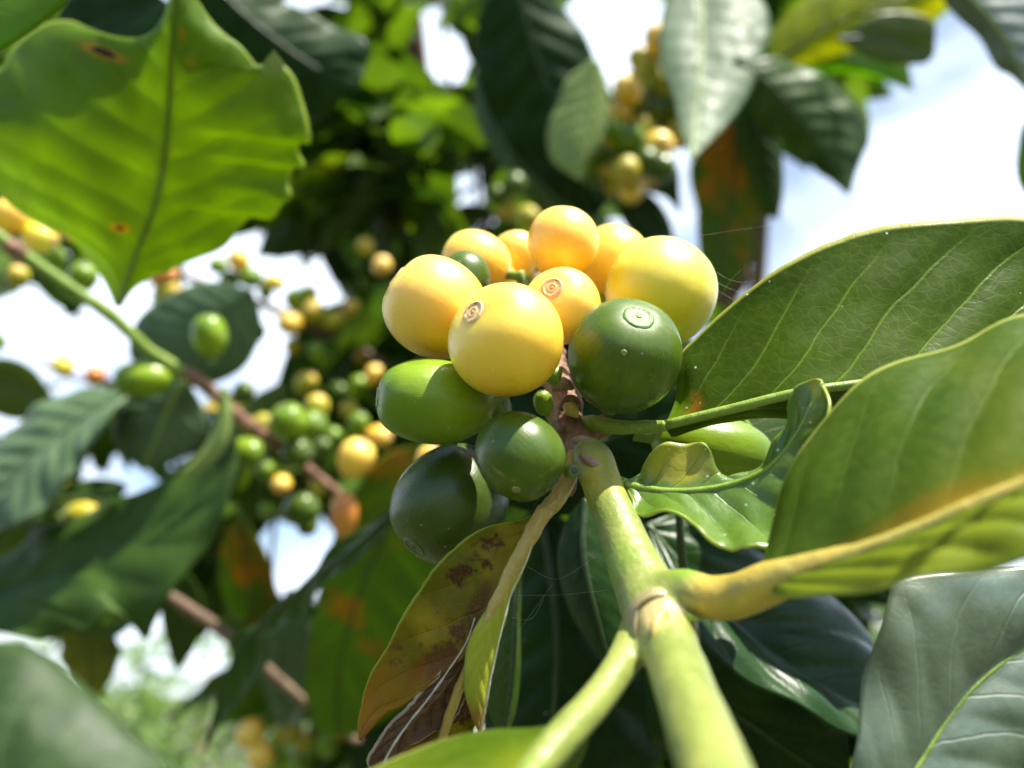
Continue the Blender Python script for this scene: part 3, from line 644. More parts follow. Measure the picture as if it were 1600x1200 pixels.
# ------------------------------------------------------------------ the sharp cluster: branch
def branch():
    origin = at(1020, 960, 84)
    root = empty('coffee_branch', origin, 'thick yellow green branch rising from the bottom edge to the cherry cluster', 'branch')
    segs = []
    main = [((1150, 1330, 46), 2.65), ((1118, 1210, 58), 2.75), ((1075, 1090, 70), 2.75), ((1046, 1010, 79), 2.9), ((1028, 962, 84), 3.55), ((1006, 915, 88), 3.35), ((985, 868, 91.5), 2.95), ((962, 810, 96), 2.6), ((940, 755, 101), 2.55), ((928, 722, 104), 2.7), ((920, 706, 107), 2.2)]
    right = [((1015, 935, 86), 2.4), ((1062, 922, 83.5), 2.25), ((1108, 934, 81), 2.25), ((1150, 932, 79.5), 2.25), ((1200, 912, 77), 2.1), ((1270, 888, 74.6), 1.55), ((1350, 862, 72.4), 1.05)]
    left = [((1030, 960, 86), 2.4), ((1000, 985, 85), 2.1), ((970, 1040, 79), 1.7), ((930, 1095, 74), 1.6), ((885, 1145, 69.5), 1.6), ((850, 1185, 66.3), 1.45), ((815, 1225, 63.8), 1.2)]
    V = []; F = []
    for seg in (main, right, left):
        v, f = tube_geo([at(*p) for p, r in seg], [r / 1000 for p, r in seg], n=60, seg=24, rough=0.05)
        k = len(V); V += v; F += [tuple(q + k for q in g) for g in f]
    mat = stem_mat('branch_green', (0.17, 0.215, 0.04), (0.27, 0.30, 0.07), streak=(0.16, 0.10, 0.04), streak_amt=0.5, axis=(at(940, 755, 101) - at(1118, 1210, 58)).normalized(),
        blotch=[(at(1130, 935, 80), 0.0042, (0.50, 0.34, 0.045)), (at(1200, 912, 77), 0.004, (0.46, 0.33, 0.05)), (at(1280, 886, 74), 0.004, (0.42, 0.31, 0.05)), (at(1350, 862, 72), 0.004, (0.42, 0.31, 0.05)), (at(1030, 965, 80), 0.0026, (0.52, 0.38, 0.16)), (at(985, 890, 90), 0.0035, (0.17, 0.27, 0.02)), (at(940, 750, 100), 0.004, (0.40, 0.36, 0.05)), (at(1075, 905, 83), 0.0022, (0.17, 0.28, 0.02))])
    M['branch'] = mat
    o = mesh_obj('stem', V, F, mat, root)
    r = o.modifiers.new('fuse', 'REMESH'); r.mode = 'VOXEL'; r.voxel_size = 0.00038; r.use_smooth_shade = True
    s = o.modifiers.new('soften', 'SMOOTH'); s.factor = 0.6; s.iterations = 9
    # scaly stipules at the node
    def scale_(name, pts, w, mat_):
        P = catmull([(p[0], p[1], p[2]) for p in pts], 14); A = [at(*p) for p in P]; VV = []; FF = []; UV = []
        for i in range(14):
            t = A[min(i + 1, 13)] - A[max(i - 1, 0)]; sd = t.cross(FW).normalized(); nn = sd.cross(t).normalized()
            ww = w / 1000 * math.sin(math.pi * (0.12 + 0.86 * i / 13))
            for j in range(-3, 4):
                q = j / 3; VV.append(A[i] + sd * ww * q - nn * (-1) * ww * 0.35 * q * q * 0 + FW * ww * 0.5 * q * q + sd * 0.0001 * noise.noise(Vector((i * .8, j, w)))); UV.append((i / 13, .5 + q / 2))
        for i in range(13):
            for j in range(6):
                a = i * 7 + j; FF.append((a, a + 1, a + 8, a + 7))
        x = mesh_obj(name, VV, FF, mat_, root, uvs=UV); m_ = x.modifiers.new('thickness', 'SOLIDIFY'); m_.thickness = 0.00025; m_.offset = 0
    scale_('stipule', [(1040, 955, 79.0), (1030, 985, 77.4), (1024, 1008, 76.6)], 0.9, M['rib_yellow'])
    scale_('stipule', [(1062, 955, 80.5), (1080, 966, 79.4), (1094, 970, 79)], 0.35, M['rib'])
    scale_('stipule', [(905, 712, 101.5), (925, 722, 100), (950, 737, 100.2)], 0.45, M['flake'])
    V, F = tube_geo([at(1022, 948, 85), at(1028, 962, 84), at(1037, 985, 81.6), at(1043, 1003, 79.6)], [0.0029, 0.00358, 0.00333, 0.0031], n=26, seg=40, rough=0.05, seed=8, cap=False)
    for i in range(26 * 40):
        r_, c_ = divmod(i, 40)
        if r_ > 12: V[i] = V[i] + (at(1028, 962, 84) - at(1043, 1003, 79.6)) * ((r_ - 12) / 13) * (0.75 * (0.5 + 0.5 * math.cos(c_ / 40 * 12.56 + 1.0)) + 0.25 * noise.noise(Vector((c_ * 0.7, 0, 3))))
    x = mesh_obj('collar', V, F, stem_mat('collar_tan', (0.22, 0.20, 0.07), (0.34, 0.27, 0.13), streak=(0.16, 0.08, 0.04), streak_amt=0.5, sc=1.6), root)
    m_ = x.modifiers.new('thickness', 'SOLIDIFY'); m_.thickness = 0.0002; m_.offset = 0
    # bark covered joint carrying the fruit
    V = []; F = []
    for seg in ([((915, 712, 109), 2.5), ((900, 690, 110), 2.3), ((888, 660, 112), 2.3), ((880, 625, 115), 2.2), ((868, 585, 121), 2.0), ((855, 520, 131), 1.8), ((845, 440, 146), 1.7)],
                [((905, 690, 111), 1.6), ((925, 672, 111), 1.5), ((950, 664, 110), 1.3)], [((905, 690, 111), 1.5), ((893, 735, 109), 1.3), ((885, 770, 107), 1.1)]):
        v, f = tube_geo([at(*p) for p, r in seg], [r / 1000 for p, r in seg], n=40, seg=20, rough=0.35, seed=4)
        k = len(V); V += v; F += [tuple(q + k for q in g) for g in f]
    o = mesh_obj('bark_joint', V, F, M['husk'], root)
    r = o.modifiers.new('fuse', 'REMESH'); r.mode = 'VOXEL'; r.voxel_size = 0.0003; r.use_smooth_shade = True
    s = o.modifiers.new('soften', 'SMOOTH'); s.factor = 0.5; s.iterations = 3
    tx = bpy.data.textures.new('bark_lumps', 'CLOUDS'); tx.noise_scale = 0.0016; tx.noise_depth = 3
    dsp = o.modifiers.new('lumps', 'DISPLACE'); dsp.texture = tx; dsp.strength = 0.0016; dsp.mid_level = 0.5; dsp.texture_coords = 'LOCAL'
    scale_('bark_flake', [(862, 607, 108), (880, 600, 107), (896, 608, 107.5)], 0.9, M['flake'])
    scale_('bark_flake', [(895, 688, 107.5), (915, 690, 106.5), (938, 697, 107)], 0.7, M['flake'])
    scale_('bark_flake', [(876, 640, 109), (892, 626, 108), (908, 642, 108.6)], 0.8, M['husk'])
    scale_('bud', [(882, 632, 108.2), (893, 640, 107.4), (903, 652, 107.8)], 0.9, M['rib_yellow'])
    return root
branch()

# ------------------------------------------------------------------ hero cherries
G = 'coffee cherries of the sharp cluster'
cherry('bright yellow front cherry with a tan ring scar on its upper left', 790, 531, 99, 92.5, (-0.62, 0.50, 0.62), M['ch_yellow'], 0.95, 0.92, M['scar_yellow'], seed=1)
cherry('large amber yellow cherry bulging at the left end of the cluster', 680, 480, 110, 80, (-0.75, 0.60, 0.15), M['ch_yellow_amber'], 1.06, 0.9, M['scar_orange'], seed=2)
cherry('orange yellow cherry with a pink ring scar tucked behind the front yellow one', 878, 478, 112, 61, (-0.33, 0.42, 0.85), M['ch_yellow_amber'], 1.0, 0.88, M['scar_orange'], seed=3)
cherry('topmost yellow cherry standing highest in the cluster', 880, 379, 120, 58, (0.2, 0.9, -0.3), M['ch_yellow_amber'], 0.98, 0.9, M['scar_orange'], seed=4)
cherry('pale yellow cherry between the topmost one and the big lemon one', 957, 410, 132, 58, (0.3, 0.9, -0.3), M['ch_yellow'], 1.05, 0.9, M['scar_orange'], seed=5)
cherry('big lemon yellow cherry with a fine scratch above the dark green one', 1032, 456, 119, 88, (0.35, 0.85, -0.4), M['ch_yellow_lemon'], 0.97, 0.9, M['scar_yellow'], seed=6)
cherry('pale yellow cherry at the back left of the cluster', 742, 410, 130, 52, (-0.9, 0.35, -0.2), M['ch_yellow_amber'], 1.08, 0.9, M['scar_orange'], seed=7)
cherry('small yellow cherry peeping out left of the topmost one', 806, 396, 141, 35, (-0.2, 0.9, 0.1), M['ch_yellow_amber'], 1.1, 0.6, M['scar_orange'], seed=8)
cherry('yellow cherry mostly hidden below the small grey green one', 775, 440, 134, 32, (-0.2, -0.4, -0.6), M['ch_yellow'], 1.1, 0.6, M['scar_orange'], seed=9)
cherry('small grey green cherry sunk between two yellow ones', 728, 431, 119.5, 38, (-0.2, 0.8, -0.5), M['ch_green'], 1.05, 0.6, M['scar_green'], seed=10, stalk=False)
cherry('round dark green cherry with a ringed scar on top and a small round fleck', 976, 556, 104, 89, (0.14, 0.62, 0.68), M['ch_green'], 1.05, 1.15, M['scar_green'], seed=11, marks=((975, 551, 0.00032),))
cherry('long bright green cherry lying sideways under the amber one', 676, 627, 105, 69, (-0.97, 0.08, 0.22), M['ch_green_light'], 1.38, 0.8, M['scar_green'], seed=12, stalk=False)
cherry('medium green cherry beside the brown joint with its scar turned down', 814, 713, 98, 69, (0.62, -0.55, 0.30), M['ch_green'], 1.07, 0.8, M['scar_dark'], seed=13, stalk=False, marks=((807, 765, 0.00045), (770, 690, 0.0002)))
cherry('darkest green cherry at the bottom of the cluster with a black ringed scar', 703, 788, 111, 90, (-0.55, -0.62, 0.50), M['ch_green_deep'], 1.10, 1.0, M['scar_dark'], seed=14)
cherry('pale green cherry half hidden behind the chewed leaf', 1117, 703, 116, 56, (0.93, -0.18, -0.02), M['ch_green_light'], 1.75, 0.8, M['scar_dark'], seed=15)
cherry('sliver of green cherry between the sideways green one and the joint', 765, 640, 121, 34, (0.3, 0.2, 0.4), M['ch_green'], 1.1, 0, None, seed=16)
def small_fruit():
    r = cherry('tiny unripe pinhead fruit beside the brown bark joint', 849, 629, 107, 16, (-0.2, 0.9, 0.3), M['ch_green_light'], 1.35, 0.35, M['scar_green'], seed=17, name='pinhead_fruit'); 
    r2 = cherry('tiny green flower bud with a brown tip at the top of the branch', 893, 737, 100, 12, (0.3, 0.2, 0.9), M['ch_green_light'], 1.1, 0.4, M['scar_dark'], seed=18, name='pinhead_fruit')
    for r_ in (r, r2): r_['category'] = 'unripe fruit'; r_['group'] = 'tiny unripe fruits by the joint'
small_fruit()
# lenticels on the two green cherries belong to their skins: shallow discs
def lenticel(x, y, d, r, parent_seed, ax, mat):
    pass

# ------------------------------------------------------------------ leaves round the cluster
leaf('broad sharp green leaf spreading right from behind the dark green cherry, with pale side veins',
     [(1040, 664, 105), (1150, 637, 102), (1250, 613, 99), (1340, 600, 98), (1480, 578, 97), (1640, 550, 97), (1850, 500, 98)],
     [(1040, 662), (1057, 620), (1060, 560), (1090, 525), (1140, 478), (1200, 430), (1255, 398), (1300, 378), (1350, 361), (1400, 351), (1500, 343), (1600, 340), (1720, 370), (1850, 500)],
     [(1040, 668), (1050, 682), (1080, 672), (1130, 660), (1210, 651), (1300, 665), (1450, 700), (1600, 700), (1850, 500)],
     M['lf_right'], petiole=[(900, 668, 112), (925, 662, 110), (970, 668, 108), (1042, 665, 105)], pr=(1.4, 0.75), rib=(0.68, 0.35), dl=9, dr=10, bulge=-0.10, quilt=0.55, N=8, slant=2.6, wave=0.3, wf=4, jag=0.006, seed=3, n=120, m=22, rib_mat=M['rib'])
leaf('large blurred near leaf at right with a thick yellow midrib',
     [(1188, 906, 77), (1280, 884, 74), (1400, 845, 70.5), (1500, 802, 68), (1600, 760, 66), (1750, 700, 64), (1950, 610, 64)],
     [(1188, 900), (1196, 868), (1212, 800), (1235, 740), (1262, 690), (1300, 642), (1350, 600), (1410, 567), (1500, 530), (1600, 495), (1760, 460), (1950, 610)],
     [(1188, 912), (1232, 935), (1330, 925), (1430, 906), (1600, 880), (1760, 850), (1950, 610)],
     M['lf_near'], rib=(1.0, 0.6), rib_mat=M['rib_yellow'], dl=16, dr=-9, bulge=0.16, quilt=0.7, N=7, slant=2.2, wave=0.4, seed=5, n=90, m=16)
leaf('insect chewed leaf with a yellow torn flap right of the branch',
     [(975, 757, 100), (1050, 768, 97), (1130, 760, 95), (1195, 735, 93), (1238, 690, 92), (1265, 640, 91.5), (1285, 597, 91.5)],
     [(975, 754), (1000, 741), (1006, 722), (1020, 704), (1040, 695), (1062, 692), (1085, 690), (1102, 697), (1110, 706), (1113, 722), (1124, 738), (1140, 748), (1168, 738), (1200, 712), (1222, 670), (1238, 622), (1244, 602), (1272, 592), (1285, 595)],
     [(975, 760), (988, 780), (992, 800), (1012, 807), (1040, 799), (1065, 803), (1085, 820), (1110, 846), (1145, 856), (1180, 858), (1215, 850), (1250, 800), (1270, 725), (1290, 660), (1298, 630), (1285, 600)],
     M['lf_chewed'], rib_mat=M['rib'], petiole=[(940, 742, 103), (958, 752, 101.5), (978, 757, 100)], pr=(1.0, 0.8), rib=(0.5, 0.22), dl=3, dr=-8, bulge=-0.22, quilt=0.35, wave=0.5, wf=6, jag=0.02, seed=7, n=100, m=14)
def brown_leaf():
    root = leaf('withered brown and green leaf hanging below the cluster with torn curling strips',
     [(852, 798, 101), (835, 832, 100), (805, 890, 98.5), (775, 950, 97.2), (748, 1000, 96.4), (722, 1030, 96), (680, 1062, 95.5), (635, 1098, 95), (600, 1115, 94.5), (563, 1156, 94)],
     [(850, 797), (812, 812), (765, 822), (720, 846), (684, 882), (648, 930), (612, 995), (582, 1048), (566, 1090), (560, 1130), (563, 1156)],
     None, M['lf_brown'], petiole=[(900, 712, 107), (885, 752, 104), (868, 782, 102), (850, 800, 101)], pr=(1.2, 1.1), rib=None, dl=3, bulge=-0.2, quilt=0.5, N=5, slant=2.0, wave=0.35, jag=0.015, seed=9, n=100, m=22, rib_mat=M['rib_brown'])
    def strip(nm, mid, L, R, mat, **k):
        V, F, UV = blade_geo(mid, L, R, **k); o = mesh_obj(nm, V, F, mat, root, uvs=UV); s = o.modifiers.new('thickness', 'SOLIDIFY'); s.thickness = 0.0004; s.offset = 0; return o
    strip('folded_half', [(832, 835, 99.5), (812, 880, 97.6), (785, 935, 96.4), (762, 990, 95.6), (748, 1050, 95), (746, 1100, 95), (750, 1145, 95)],
          [(830, 836), (805, 884), (772, 940), (740, 985), (728, 1030), (727, 1075), (736, 1112), (750, 1145)],
          [(834, 838), (822, 878), (800, 925), (788, 968), (775, 1020), (763, 1080), (757, 1120), (750, 1145)], M['lf_yfold'], dl=0.8, dr=1.5, bulge=0.3, quilt=0.2, wave=0.2, seed=2, n=70, m=8)['label'] = 'yellow folded half with a pale dry edge'
    strip('torn_strip', [(752, 985, 98.5), (722, 1035, 97.5), (685, 1085, 96.5), (645, 1125, 96), (612, 1165, 95.5), (590, 1215, 95)],
          [(748, 980), (705, 1030), (672, 1068), (640, 1100), (605, 1140), (575, 1185), (585, 1215)],
          [(756, 990), (745, 1045), (724, 1100), (690, 1140), (640, 1165), (612, 1195), (590, 1215)], M['lf_torn'], dl=-1.2, dr=1.5, bulge=-0.4, quilt=0.5, wave=0.25, wf=4, jag=0.1, seed=21, n=70, m=10)['label'] = 'dark purple brown curled strip'
    strip('torn_strip', [(735, 1085, 100), (710, 1125, 99), (680, 1160, 98.5), (650, 1200, 98)], [(730, 1080), (692, 1100), (650, 1125), (622, 1165), (640, 1200)], [(738, 1088), (742, 1130), (725, 1175), (650, 1200)], M['lf_brown'], dl=0, dr=1.0, bulge=-0.3, quilt=0.3, wave=0.8, jag=0.06, seed=22, n=50, m=8)
    P = [at(*p) for p in [(852, 796, 100.4), (832, 832, 99), (800, 890, 97.6), (772, 950, 96.6), (745, 1010, 96.4), (722, 1065, 96.6), (704, 1110, 97), (690, 1160, 97)]]
    V, F = tube_geo(P, [0.0010, 0.0010, 0.0009, 0.0008, 0.00065, 0.0006, 0.0006, 0.0005], n=60, seg=14, rough=0.25)
    mesh_obj('midrib', V, F, M['rib_brown'], root)
    # dry whitish curled margin of the yellow half
    P = [at(*p) for p in [(834, 838, 98.6), (822, 878, 96.8), (800, 925, 95.6), (788, 968, 95), (775, 1020, 94.6), (763, 1080, 94.4), (752, 1140, 94.6)]]
    V, F = tube_geo(P, [0.00006, 0.00007, 0.00007, 0.0001, 0.00009, 0.0001, 0.00007], n=60, seg=6, rough=0.8); mesh_obj('dry_margin', V, F, M['flake2'], root)
    P = [at(*p) for p in [(742, 965, 96.4), (728, 1005, 95.6), (700, 1048, 95), (672, 1088, 94.6), (640, 1128, 94.4), (610, 1172, 94.4), (592, 1215, 94)]]
    V, F = tube_geo(P, [0.00006, 0.00008, 0.0001, 0.00014, 0.00012, 0.00014, 0.0001], n=60, seg=6, rough=0.8); mesh_obj('dry_margin', V, F, M['flake2'], root)
M['flake2'] = stem_mat('dry_margin', (0.42, 0.36, 0.27), (0.62, 0.57, 0.46), streak=(0.2, 0.12, 0.07), streak_amt=0.6, sc=2.5, rough=0.8, sss=0)
brown_leaf()
leaf('green leaf entering along the bottom edge below the withered leaf',
     [(905, 1122, 71), (860, 1172, 67), (790, 1250, 62), (600, 1420, 58)],
     [(903, 1118), (862, 1136), (820, 1141), (770, 1143), (700, 1156), (640, 1178), (590, 1200), (500, 1250), (450, 1350), (600, 1420)],
     [(910, 1130), (915, 1160), (885, 1230), (850, 1310), (750, 1420), (600, 1420)],
     M['lf_near'], rib=(1.0, 0.7), rib_mat=M['rib'], dl=8, dr=5, bulge=0.12, quilt=0.4, seed=11, n=70)
M['rib_big'] = stem_mat('rib_big', (0.13, 0.22, 0.015), (0.18, 0.28, 0.03), streak_amt=0.1)
leaf('huge translucent leaf hanging at the upper left with two dark blight spots',
     [(185, 478, 195), (212, 400, 188), (240, 330, 182), (258, 250, 176), (267, 150, 170), (270, 80, 166), (276, 0, 163), (285, -60, 162)],
     [(180, 476), (168, 445), (145, 410), (112, 380), (70, 355), (30, 325), (-10, 290), (-60, 235), (-85, 175), (-50, 130), (0, 108), (15, 88), (38, 60), (70, 38), (105, 33), (140, 48), (175, 65), (207, 72), (233, 62), (250, 42), (260, 12), (268, -30), (285, -60)],
     [(192, 476), (207, 452), (240, 430), (262, 424), (280, 414), (310, 402), (350, 385), (378, 350), (398, 335), (418, 341), (432, 336), (443, 318), (457, 306), (451, 286), (458, 262), (476, 260), (467, 236), (472, 222), (488, 221), (484, 190), (470, 150), (458, 120), (440, 102), (424, 112), (408, 108), (380, 75), (352, 55), (328, 32), (308, 0), (297, -30), (285, -60)],
     M['lf_big'], rib=(0.6, 0.35), rib_mat=M['rib_big'], dl=16, dr=10, bulge=0.10, quilt=1.0, N=10, slant=2.2, wave=0.8, jag=0.004, seed=13, n=200, m=24, rib_off=-0.4)
leaf('very near leaf corner blurred at the bottom left',
     [(-160, 1330, 52), (0, 1240, 50), (120, 1260, 50), (300, 1300, 50)],
     [(-160, 1330), (-120, 1120), (-60, 1030), (20, 1003), (80, 1030), (140, 1082), (200, 1140), (260, 1195), (300, 1300)],
     [(-160, 1330), (0, 1400), (150, 1400), (300, 1300)], M['lf_corner'], rib=(0.8, 0.4), rib_mat=M['rib_dark'], dl=6, dr=5, bulge=0.2, quilt=0.3, seed=15)
leaf('whitish glossy near leaf filling the bottom right corner',
     [(1360, 1330, 81), (1420, 1220, 84), (1490, 1110, 87), (1560, 1040, 89), (1660, 980, 91), (1800, 930, 93)],
     [(1360, 1330), (1328, 1230), (1340, 1130), (1352, 1050), (1368, 990), (1388, 935), (1410, 902), (1500, 893), (1600, 885), (1720, 880), (1800, 930)],
     [(1360, 1330), (1450, 1330), (1600, 1250), (1750, 1120), (1800, 930)], M['lf_glossy'], rib=(0.4, 0.25), rib_mat=M['rib'], dl=2, dr=-2, bulge=0.2, quilt=0.35, N=8, wave=0.6, seed=16, n=90, m=16)
leaf('bright green leaf edge cut by the upper left corner',
     [(-200, 120, 150), (-80, 20, 148), (40, -80, 146), (150, -200, 145)],
     [(-200, 120), (-200, -20), (-100, -150), (150, -200)], [(-200, 120), (-60, 95), (0, 78), (45, 50), (85, 20), (110, -10), (150, -90), (150, -200)], M['lf_bright'], dr=-6, seed=17)
leaf('green leaf sliver at the middle of the right edge',
     [(1700, 150, 66), (1690, 250, 66), (1700, 360, 66)], [(1700, 150), (1612, 180), (1592, 235), (1596, 290), (1640, 340), (1700, 360)], [(1700, 150), (1780, 250), (1700, 360)], M['lf_bright'], seed=18)
# dark leaves behind the branch
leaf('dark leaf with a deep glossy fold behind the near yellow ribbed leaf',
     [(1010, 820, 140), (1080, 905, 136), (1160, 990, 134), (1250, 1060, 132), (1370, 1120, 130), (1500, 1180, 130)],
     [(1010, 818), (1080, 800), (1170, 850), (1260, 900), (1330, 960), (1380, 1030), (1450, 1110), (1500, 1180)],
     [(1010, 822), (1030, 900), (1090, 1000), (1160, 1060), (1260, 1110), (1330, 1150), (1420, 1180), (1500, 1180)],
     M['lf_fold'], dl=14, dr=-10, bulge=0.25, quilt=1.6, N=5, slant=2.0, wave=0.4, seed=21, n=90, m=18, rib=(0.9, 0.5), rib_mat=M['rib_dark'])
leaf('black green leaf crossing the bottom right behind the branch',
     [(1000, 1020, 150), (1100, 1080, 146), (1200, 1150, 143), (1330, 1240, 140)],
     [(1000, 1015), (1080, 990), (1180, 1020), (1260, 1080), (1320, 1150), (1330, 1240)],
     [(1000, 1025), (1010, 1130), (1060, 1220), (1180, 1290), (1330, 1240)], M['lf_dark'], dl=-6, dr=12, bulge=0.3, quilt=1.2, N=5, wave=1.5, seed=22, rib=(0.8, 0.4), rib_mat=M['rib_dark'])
leaf('oval dark leaf left of the branch with two rusty flecks',
     [(915, 780, 138), (912, 860, 134), (930, 950, 131), (960, 1060, 130)],
     [(912, 780), (886, 815), (872, 870), (882, 930), (910, 990), (960, 1060)], [(918, 780), (950, 820), (990, 900), (1000, 990), (960, 1060)],
     M['lf_dark'], dl=6, dr=4, bulge=0.25, quilt=0.15, seed=23, rib=(0.6, 0.3), rib_mat=M['rib_dark'])
leaf('wide dark leaf filling the gap under the withered leaf',
     [(840, 780, 170), (860, 900, 166), (870, 1020, 163), (860, 1160, 160), (840, 1300, 160)],
     [(838, 780), (790, 860), (760, 960), (750, 1060), (770, 1200), (840, 1300)], [(842, 780), (930, 860), (1000, 980), (1040, 1100), (1000, 1230), (840, 1300)],
     M['lf_dark'], dl=8, dr=8, bulge=0.15, quilt=1.2, wave=1.5, seed=24, rib=(0.8, 0.4), rib_mat=M['rib_dark'])
leaf('narrow grey green leaf hanging behind the withered leaf',
     [(815, 860, 128), (806, 960, 126), (800, 1060, 125), (786, 1160, 125)], [(812, 860), (785, 930), (765, 1020), (762, 1100), (786, 1160)], [(818, 860), (812, 960), (812, 1040), (805, 1110), (786, 1160)],
     M['lf_mid'], dl=3, dr=3, seed=25, rib=(0.5, 0.3), rib_mat=M['rib_dark'])
leaf('dark grey green leaf behind the chewed leaf beside a thin green shoot',
     [(990, 800, 150), (1050, 860, 148), (1120, 900, 146), (1230, 960, 145)], [(990, 798), (1040, 790), (1130, 810), (1200, 860), (1230, 960)], [(990, 804), (1000, 880), (1060, 940), (1140, 970), (1230, 960)],
     M['lf_dark'], dl=2, dr=8, bulge=0.2, quilt=1.2, seed=26, rib=(0.6, 0.3), rib_mat=M['rib_dark'])
leaf('green leaf patch between the pale green cherry and the chewed strip',
     [(1150, 640, 128), (1180, 680, 126), (1215, 730, 125), (1240, 790, 125)], [(1150, 640), (1190, 625), (1235, 650), (1255, 720), (1240, 790)], [(1150, 642), (1140, 690), (1170, 750), (1240, 790)], M['lf_mid'], dl=3, dr=3, seed=27, rib=(0.5, 0.3))
sh = tube('thin_shoot', [(1061, 800, 128), (1064, 850, 128), (1068, 900, 129), (1072, 960, 130)], [0.7, 0.7, 0.75, 0.75], M['rib_dark'], n=20, seg=10); tag(sh, 'thin dark green shoot hanging under the chewed leaf', 'shoot')

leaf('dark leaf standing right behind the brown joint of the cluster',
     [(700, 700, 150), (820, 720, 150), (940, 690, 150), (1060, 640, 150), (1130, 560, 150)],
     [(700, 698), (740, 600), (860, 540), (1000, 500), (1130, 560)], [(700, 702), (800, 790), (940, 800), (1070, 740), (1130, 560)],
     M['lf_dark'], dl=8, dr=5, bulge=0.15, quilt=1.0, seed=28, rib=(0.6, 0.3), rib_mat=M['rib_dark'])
# spider silk
def silk():
    M['silk'] = (lambda b: (b.set(b.out.inputs[0], b.n('ShaderNodeBsdfPrincipled', {'Base Color': (0.75, 0.75, 0.72), 'Roughness': 0.4})), b.m)[1])(NB('silk'))
    def web(label, lines, r=0.006):
        V = []; F = []
        for pts in lines:
            P = [at(*p) for p in pts]
            v, f = tube_geo(P, [r / 1000] * len(P), n=14, seg=4, cap=False); k = len(V); V += v; F += [tuple(q + k for q in g) for g in f]
        tag(mesh_obj('spider_silk', V, F, M['silk'], origin=at(*lines[0][0])), label, 'spider silk')
    web('fine spider silk strung between the withered leaf and the branch', [[(800, 930, 99), (870, 930, 98), (950, 922, 96)], [(808, 990, 98), (840, 945, 98), (864, 912, 98)], [(800, 965, 98), (830, 967, 98), (850, 935, 98)], [(815, 880, 99), (870, 905, 98), (930, 870, 97)], [(830, 800, 100), (850, 770, 101), (890, 760, 101)]])
    web('fine spider silk between the lemon yellow cherry and the sharp leaf', [[(1118, 440, 116), (1150, 455, 112), (1185, 462, 108)], [(1116, 450, 116), (1150, 470, 112), (1175, 470, 108)], [(1110, 420, 116), (1150, 440, 112), (1200, 435, 108)], [(1095, 368, 116), (1135, 362, 112), (1250, 345, 105)], [(1122, 470, 116), (1140, 440, 112), (1160, 420, 108)]])
silk()

gleaf('dark leaf added level behind the sharp leaf, unseen, to shade what hangs below', (1010, 590, 162), (1640, 550, 168), 300, M['lf_dark'], roll=84, wave=1.0, seed=71, rib_mat=M['rib_dark'])  # added shade caster, hidden behind the sharp leaf
gleaf('dark leaf added level behind the green cherries to shade the leaves beneath', (1010, 610, 168), (640, 570, 172), 260, M['lf_dark'], roll=84, wave=1.0, seed=72, rib_mat=M['rib_dark'])  # second added blocker, mostly covered by the cherries, keeps sun off lower leaves

# ------------------------------------------------------------------ blurred branches behind
def bbranch(label, pts, rad, mat, n=60):
    r = tube('coffee_branch', pts, rad, mat, n=n, seg=14, rough=0.14); tag(r, label, 'branch'); return r
b1 = empty('coffee_branch', at(0, 370, 260), 'green to brown fruiting branch slanting down from the left edge', 'branch')
tube('green_wood', [(-60, 325, 250), (0, 372, 255), (60, 415, 262), (110, 450, 268), (170, 490, 275), (230, 545, 283), (290, 583, 290)], [2.1, 2.1, 2.0, 2.1, 2.3, 2.0, 2.1], M['rib'], b1, n=60, seg=14, rough=0.15)
tube('brown_wood', [(285, 580, 289), (310, 595, 293), (345, 625, 298), (370, 650, 302), (440, 700, 312), (520, 765, 325), (600, 830, 340)], [2.2, 2.9, 2.3, 2.9, 2.3, 2.0, 2.0], M['husk'], b1, n=60, seg=14, rough=0.2)
tube('brown_wood', [(8, 378, 255.5), (22, 390, 257), (36, 399, 259)], [2.3, 2.9, 2.4], M['husk'], b1, n=12, seg=12)
bbranch('thin brown branch with yellow fruit in the sky gap left of the cluster', [(270, 425, 420), (330, 447, 425), (420, 480, 435), (500, 517, 445), (560, 545, 450), (640, 590, 460)], [2.0, 2.0, 2.2, 2.6, 2.4, 2.4], M['bark'])
bbranch('short broken grey brown twig below the big dark leaf', [(258, 926, 310), (300, 955, 315), (345, 985, 322), (410, 1040, 332), (480, 1100, 345), (560, 1160, 355)], [2.0, 2.5, 2.3, 2.4, 2.0, 2.0], M['bark'])
bbranch('reddish brown stem standing in the dark foliage above the cluster', [(620, -60, 900), (640, 60, 905), (670, 200, 915), (685, 300, 920), (695, 420, 930)], [6, 6, 7, 7, 7], M['bark_red'])
bbranch('brown branch sloping behind the left of the cluster', [(480, 330, 700), (560, 362, 700), (640, 385, 700), (760, 420, 710)], [4, 4.5, 4.5, 5], M['bark_red'])
bbranch('thin twig crossing the blue gap above the cluster', [(690, 330, 800), (740, 290, 800), (800, 262, 800)], [3, 2.6, 2], M['bark_red'])

